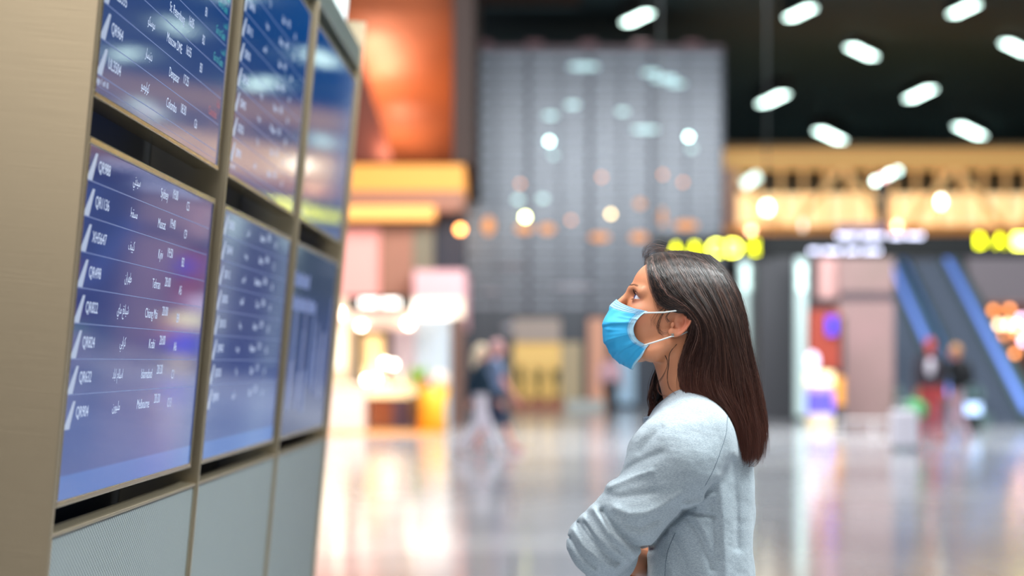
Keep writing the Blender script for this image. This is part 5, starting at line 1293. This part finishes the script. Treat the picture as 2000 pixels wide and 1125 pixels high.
# ============================================================ travellers far back in the hall
def traveller(pos, yaw, H, pose, cols, label, bag=None, seed=0):
    """pose: stride (m), arm swing; cols: skin, hair, top, legs, shoes"""
    R = Matrix.Rotation(yaw, 3, 'Z'); s = H/1.72
    root = Vector(pos)
    def L(x, y, z): return tuple(root+R @ Vector((x*s, y*s, z*s)))      # x forward, y left
    st = pose.get('stride', 0.); sw = pose.get('swing', 0.); short = pose.get('shorts', False); lean = pose.get('lean', 0)
    hipz = .92-.03*abs(st)
    J_ = {}
    for sd, sg in (('l', 1), ('r', -1)):
        f = st*sg
        J_[sd] = [L(0, .09*sg, hipz), L(.10*f+.03, .095*sg, .50), L(.34*f-(.06 if f < 0 else 0), .10*sg, .09+(.05 if f < -.3 else 0))]
        J_[sd+'t'] = L(.34*f+.13-(.06 if f < 0 else 0), .10*sg, .045 if f >= -.3 else .035)
        J_[sd+'a'] = [L(lean, .185*sg, 1.38), L(lean-.25*sw*sg-.02, .235*sg, 1.10), L(lean-.40*sw*sg+.06, .225*sg, .86)]
    nk = L(lean, 0, 1.42); hd = L(lean+.03, 0, 1.60); ch = L(lean, 0, 1.22); pv = L(0, 0, .95)
    def limb(p, pts, r): return chain(p, pts, [x*s for x in r], .02)
    def local(p, c):
        q = p-np.array(c, np.float32); ex = R @ Vector((1, 0, 0)); ey = R @ Vector((0, 1, 0))
        return np.stack([dot3(q, ex), dot3(q, ey), q[..., 2]], -1)
    def f_b(p):
        d = s_ell(local(p, hd), (0, 0, .005), (.098*s, .076*s, .118*s)); d = smin(d, s_ell(local(p, hd), (.075*s, 0, -.055*s), (.03*s, .04*s, .04*s)), .02)
        d = smin(d, s_ell(local(p, hd), (.098*s, 0, -.005*s), (.016*s, .014*s, .022*s)), .012)
        for g in (1, -1): d = smin(d, s_ell(local(p, hd), (0, .078*g*s, 0), (.018*s, .010*s, .03*s)), .008)
        d = smin(d, s_cone(p, hd, nk, .052*s, .058*s), .02)
        d = smin(d, s_ell(local(p, ch), (0, 0, 0), (.10*s, .155*s, .23*s)), .04); d = smin(d, s_ell(local(p, pv), (0, 0, 0), (.10*s, .15*s, .13*s)), .05)
        for g in 'lr':
            d = smin(d, limb(p, J_[g+'a'], [.050, .040, .028]), .03); d = smin(d, limb(p, J_[g], [.080, .054, .038]), .03)
            d = smin(d, s_cone(p, J_[g][2], J_[g+'t'], .036*s, .028*s), .02)
            h0 = Vector(J_[g+'a'][2]); v = (h0-Vector(J_[g+'a'][1])).normalized()
            d = smin(d, s_cone(p, tuple(h0), tuple(h0+v*.08*s), .030*s, .034*s), .01)
            sdv = R @ Vector((1, 0, 0)); sdv = (sdv-v*sdv.dot(v)).normalized()
            for k in (-.03, -.010, .010, .03): 
                b0 = h0+v*.085*s+sdv*k*s; d = smin(d, s_cone(p, tuple(b0), tuple(b0+v*.065*s), .0095*s, .008*s), .004)
            d = smin(d, s_cone(p, tuple(h0+v*.03*s), tuple(h0+v*.075*s+sdv*.055*s), .012*s, .010*s), .006)
        return d
    def f_top(p):
        d = smin(s_ell(local(p, ch), (0, 0, -.02), (.125*s, .185*s, .27*s)), s_ell(local(p, pv), (0, 0, .04), (.125*s, .175*s, .14*s)), .06)
        d = smin(d, s_cone(p, L(lean, .06, 1.41), J_['la'][0], .055*s, .068*s), .04); d = smin(d, s_cone(p, L(lean, -.06, 1.41), J_['ra'][0], .055*s, .068*s), .04)
        for g in 'lr':
            A = J_[g+'a']; e = A[2] if pose.get('long', True) else tuple(Vector(A[0])*.35+Vector(A[1])*.65)
            d = smin(d, (limb(p, [A[0], A[1], tuple(Vector(A[1])*.15+Vector(A[2])*.85)], [.066, .056, .044]) if pose.get('long', True) else limb(p, [A[0], e], [.066, .062])), .02)
        d = d-.006*np.sin(p[..., 2]*26+p[..., 0]*12)
        d = smax(d, -(s_cone(p, hd, nk, .075*s, .060*s)), .01)
        return smax(d, (root.z+.86*s)-p[..., 2], .01)
    def f_leg(p):
        d = s_ell(local(p, pv), (0, 0, -.02), (.12*s, .168*s, .12*s))
        for g in 'lr':
            A = J_[g]; end = tuple(Vector(A[1])*(.92)+Vector(A[2])*.08) if short else tuple(Vector(A[2])+Vector((0, 0, .02)))
            d = smin(d, limb(p, [A[0], A[1], end] if not short else [A[0], end], [.094, .072, .060] if not short else [.096, .084]), .03)
        d = d-.004*np.sin(p[..., 2]*34+p[..., 1]*9)
        return smax(d, p[..., 2]-(root.z+.97*s), .01)
    lo = root-Vector((.8, .8, .02)); hi = root+Vector((.8, .8, H+.1))
    h = .013
    V, Q = iso(f_b, lo, hi, h, 8); body = np_mesh('person', V, Q, mat('skin_%d' % seed, cols[0], .6), cols=None); MATS['skin_%d' % seed].name = 'skin'
    tag(body, label, 'person')
    V, Q = iso(f_top, lo, hi, h, 8); np_mesh(pose.get('topname', 'shirt'), V, Q, mat('top_%d' % seed, cols[2], .85, noise=(9, .3, tuple(int(c*.85) for c in cols[2]))), body)
    V, Q = iso(f_leg, lo, hi, h, 8); np_mesh('shorts' if short else 'trousers', V, Q, mat('legs_%d' % seed, cols[3], .85), body)
    def f_hair2(p):
        q = local(p, hd); d = s_ell(q, (-.012*s, 0, .022*s), (.108*s, .090*s, .118*s)); d = smax(d, (q[..., 0]-.055*s)*.8-(q[..., 2]-.055*s)*.55, .01)
        if pose.get('longhair'): d = smin(d, s_cone(p, L(lean-.05, 0, 1.60), L(lean-.09, 0, 1.40), .075*s, .05*s), .03)
        else: d = smax(d, -(q[..., 2]+.045*s), .02)
        return d
    V, Q = iso(f_hair2, Vector(hd)-Vector((.25, .25, .35)), Vector(hd)+Vector((.25, .25, .25)), .010, 8); np_mesh('hair', V, Q, mat('hair_%d' % seed, cols[1], .7), body)
    for g in 'lr':
        def f_sh(p): return smax(smin(s_cone(p, tuple(Vector(J_[g][2])-Vector((0, 0, .02))), J_[g+'t'], .050*s, .042*s), s_cone(p, J_[g][2], J_[g][2], .046*s, .046*s), .02), (min(J_[g+'t'][2], J_[g][2])-.042*s if False else root.z+.004)-p[..., 2], .004)
        c = Vector(J_[g][2]); V, Q = iso(f_sh, c-Vector((.3, .3, .12)), c+Vector((.3, .3, .15)), .010, 8); np_mesh('shoe', V, Q, mat('shoes_%d' % seed, cols[4], .6), body)
    return body, R, L, J_

def pos_px(px, Y): return (P(px, 0, Y).x, Y, 0)
# couple walking right in front of the shop
b1, R1, L1, J1 = traveller(pos_px(938, 29.6), 0.15, 1.70, dict(stride=.8, swing=.5, longhair=True, topname='jacket'), [(222, 160, 140), (244, 220, 188), (22, 52, 74), (216, 206, 216), (214, 190, 190)],
    'light-haired person in dark teal jacket and pale trousers striding right', seed=1)
b2, R2, L2, J2 = traveller(pos_px(968, 30.6), 0.1, 1.78, dict(stride=-.75, swing=.5, shorts=True, long=False, topname='shirt'), [(224, 150, 136), (206, 160, 160), (132, 152, 190), (30, 48, 78), (200, 140, 140)],
    'person in grey-blue shirt and dark blue shorts walking beside the pale-trousered one', seed=2)
m = MB(); c = Vector(L1(-.02, .33, .98)); m.cbox((c.x-.13, c.y-.06, c.z-.17), (c.x+.13, c.y+.06, c.z+.10), .04); m.tube([c+Vector((-.07, 0, .09)), c+Vector((-.05, 0, .33)), c+Vector((.05, 0, .33)), c+Vector((.07, 0, .09))], .012, 6)
o = m.build('shoulder_bag', mat('crimson_bag', (122, 34, 44), .5)); tag(o, 'small crimson bag carried by the person in the dark teal jacket', 'bag')
# couple by the escalators
b3, R3, L3, J3 = traveller(pos_px(1817, 34.0), -1.75, 1.84, dict(stride=.25, swing=.2, topname='sweater'), [(196, 74, 60), (180, 60, 50), (58, 50, 60), (176, 64, 66), (190, 90, 80)],
    'person in dark top with white chest patch and red trousers near the escalators', seed=3)
m = MB(); m.ball(L3(.115, 0, 1.26), (.075, .06, .15)); c_ = m.build('chest_patch', mat('white_patch', (226, 216, 228), .7), smooth=True); c_.parent = b3
b4, R4, L4, J4 = traveller(pos_px(1869, 34.3), 2.6, 1.74, dict(stride=.3, swing=.2, topname='jacket', longhair=False), [(214, 130, 104), (206, 150, 96), (12, 14, 20), (200, 170, 184), (214, 176, 180)],
    'fair-haired person in black jacket and pale trousers beside the red-trousered one', seed=4)
def pack(p):
    q = p-np.array(L4(-.17, 0, 1.22), np.float32); ex = R4 @ Vector((1, 0, 0)); ey = R4 @ Vector((0, 1, 0)); q = np.stack([dot3(q, ex), dot3(q, ey), q[..., 2]], -1)
    return smin(s_ell(q, (0, 0, 0), (.11, .16, .23)), s_ell(q, (-.06, 0, -.08), (.08, .11, .10)), .03)
c = Vector(L4(-.17, 0, 1.22)); V, Q = iso(pack, c-Vector((.35, .35, .35)), c+Vector((.35, .35, .35)), .015, 8)
bp = np_mesh('backpack', V, Q, mat('black_backpack', (14, 16, 22), .6)); tag(bp, 'black backpack worn by the fair-haired person', 'backpack')
m = MB()
for g in (1, -1): m.tube([L4(-.12, .09*g, 1.38), L4(-.02, .10*g, 1.47), L4(.10, .10*g, 1.40), L4(.125, .11*g, 1.22), L4(-.08, .13*g, 1.04)], .018, 6)
m.build('strap', mat('black_backpack', (0, 0, 0)), bp)
# green bag and white wheeled case
c = Vector(P(1790, 800, 33.4)); 
def gb(p): q = p-np.array(c, np.float32); return smin(s_ell(q, (0, 0, 0), (.19, .14, .17)), s_ell(q, (-.1, 0, .09), (.09, .09, .09)), .05)-.008*np.sin(p[..., 0]*60)*np.sin(p[..., 2]*50)
V, Q = iso(gb, c-Vector((.4, .3, .35)), c+Vector((.4, .3, .35)), .014, 8); o = np_mesh('carrier_bag', V, Q, mat('green_bag', (40, 150, 84), .45, noise=(12, .4, (90, 180, 110)))); tag(o, 'bulging green carrier bag held next to the red trousers', 'bag')
m = MB(); hnd = J3['ra'][2]; m.tube([c+Vector((-.05, 0, .16)), c+Vector((.05, 0, .34)), Vector(hnd)+Vector((0, 0, -.05))], .012, 6); k = m.build('bag_handle', MATS['green_bag']); k.parent = o
cs = empty('wheeled_case', pos_px(1766, 31.2), label='white wheeled suitcase standing in front of the green bag', cat='suitcase')
m = MB(); m.cbox((-.21, -.13, .07), (.21, .13, .66), .05); m.build('shell', mat('white_case', (232, 226, 236), .35), cs, smooth=False)
m = MB()
for x in (-.10, .10): m.tube([(x, .09, .64), (x, .09, .78)], .009, 6)
m.tube([(-.11, .09, .78), (.11, .09, .78)], .013, 6); m.build('handle', rail, cs)
for x in (-.15, .15):
    for y in (-.08, .08):
        m = MB(); m.tube([(x-.015, y, .035), (x+.015, y, .035)], .035, 12); m.tube([(x, y, .035), (x, y, .075)], .012, 6); m.build('wheel', house_m, cs)
# distant figures by the tower
b5, R5, L5, J5 = traveller(pos_px(1192, 50.0), 1.2, 1.72, dict(stride=.5, swing=.3, longhair=False, topname='shirt'), [(200, 140, 120), (96, 60, 50), (206, 166, 178), (40, 40, 44), (60, 50, 50)],
    'distant person in pink top and black trousers before the glass tower', seed=5)
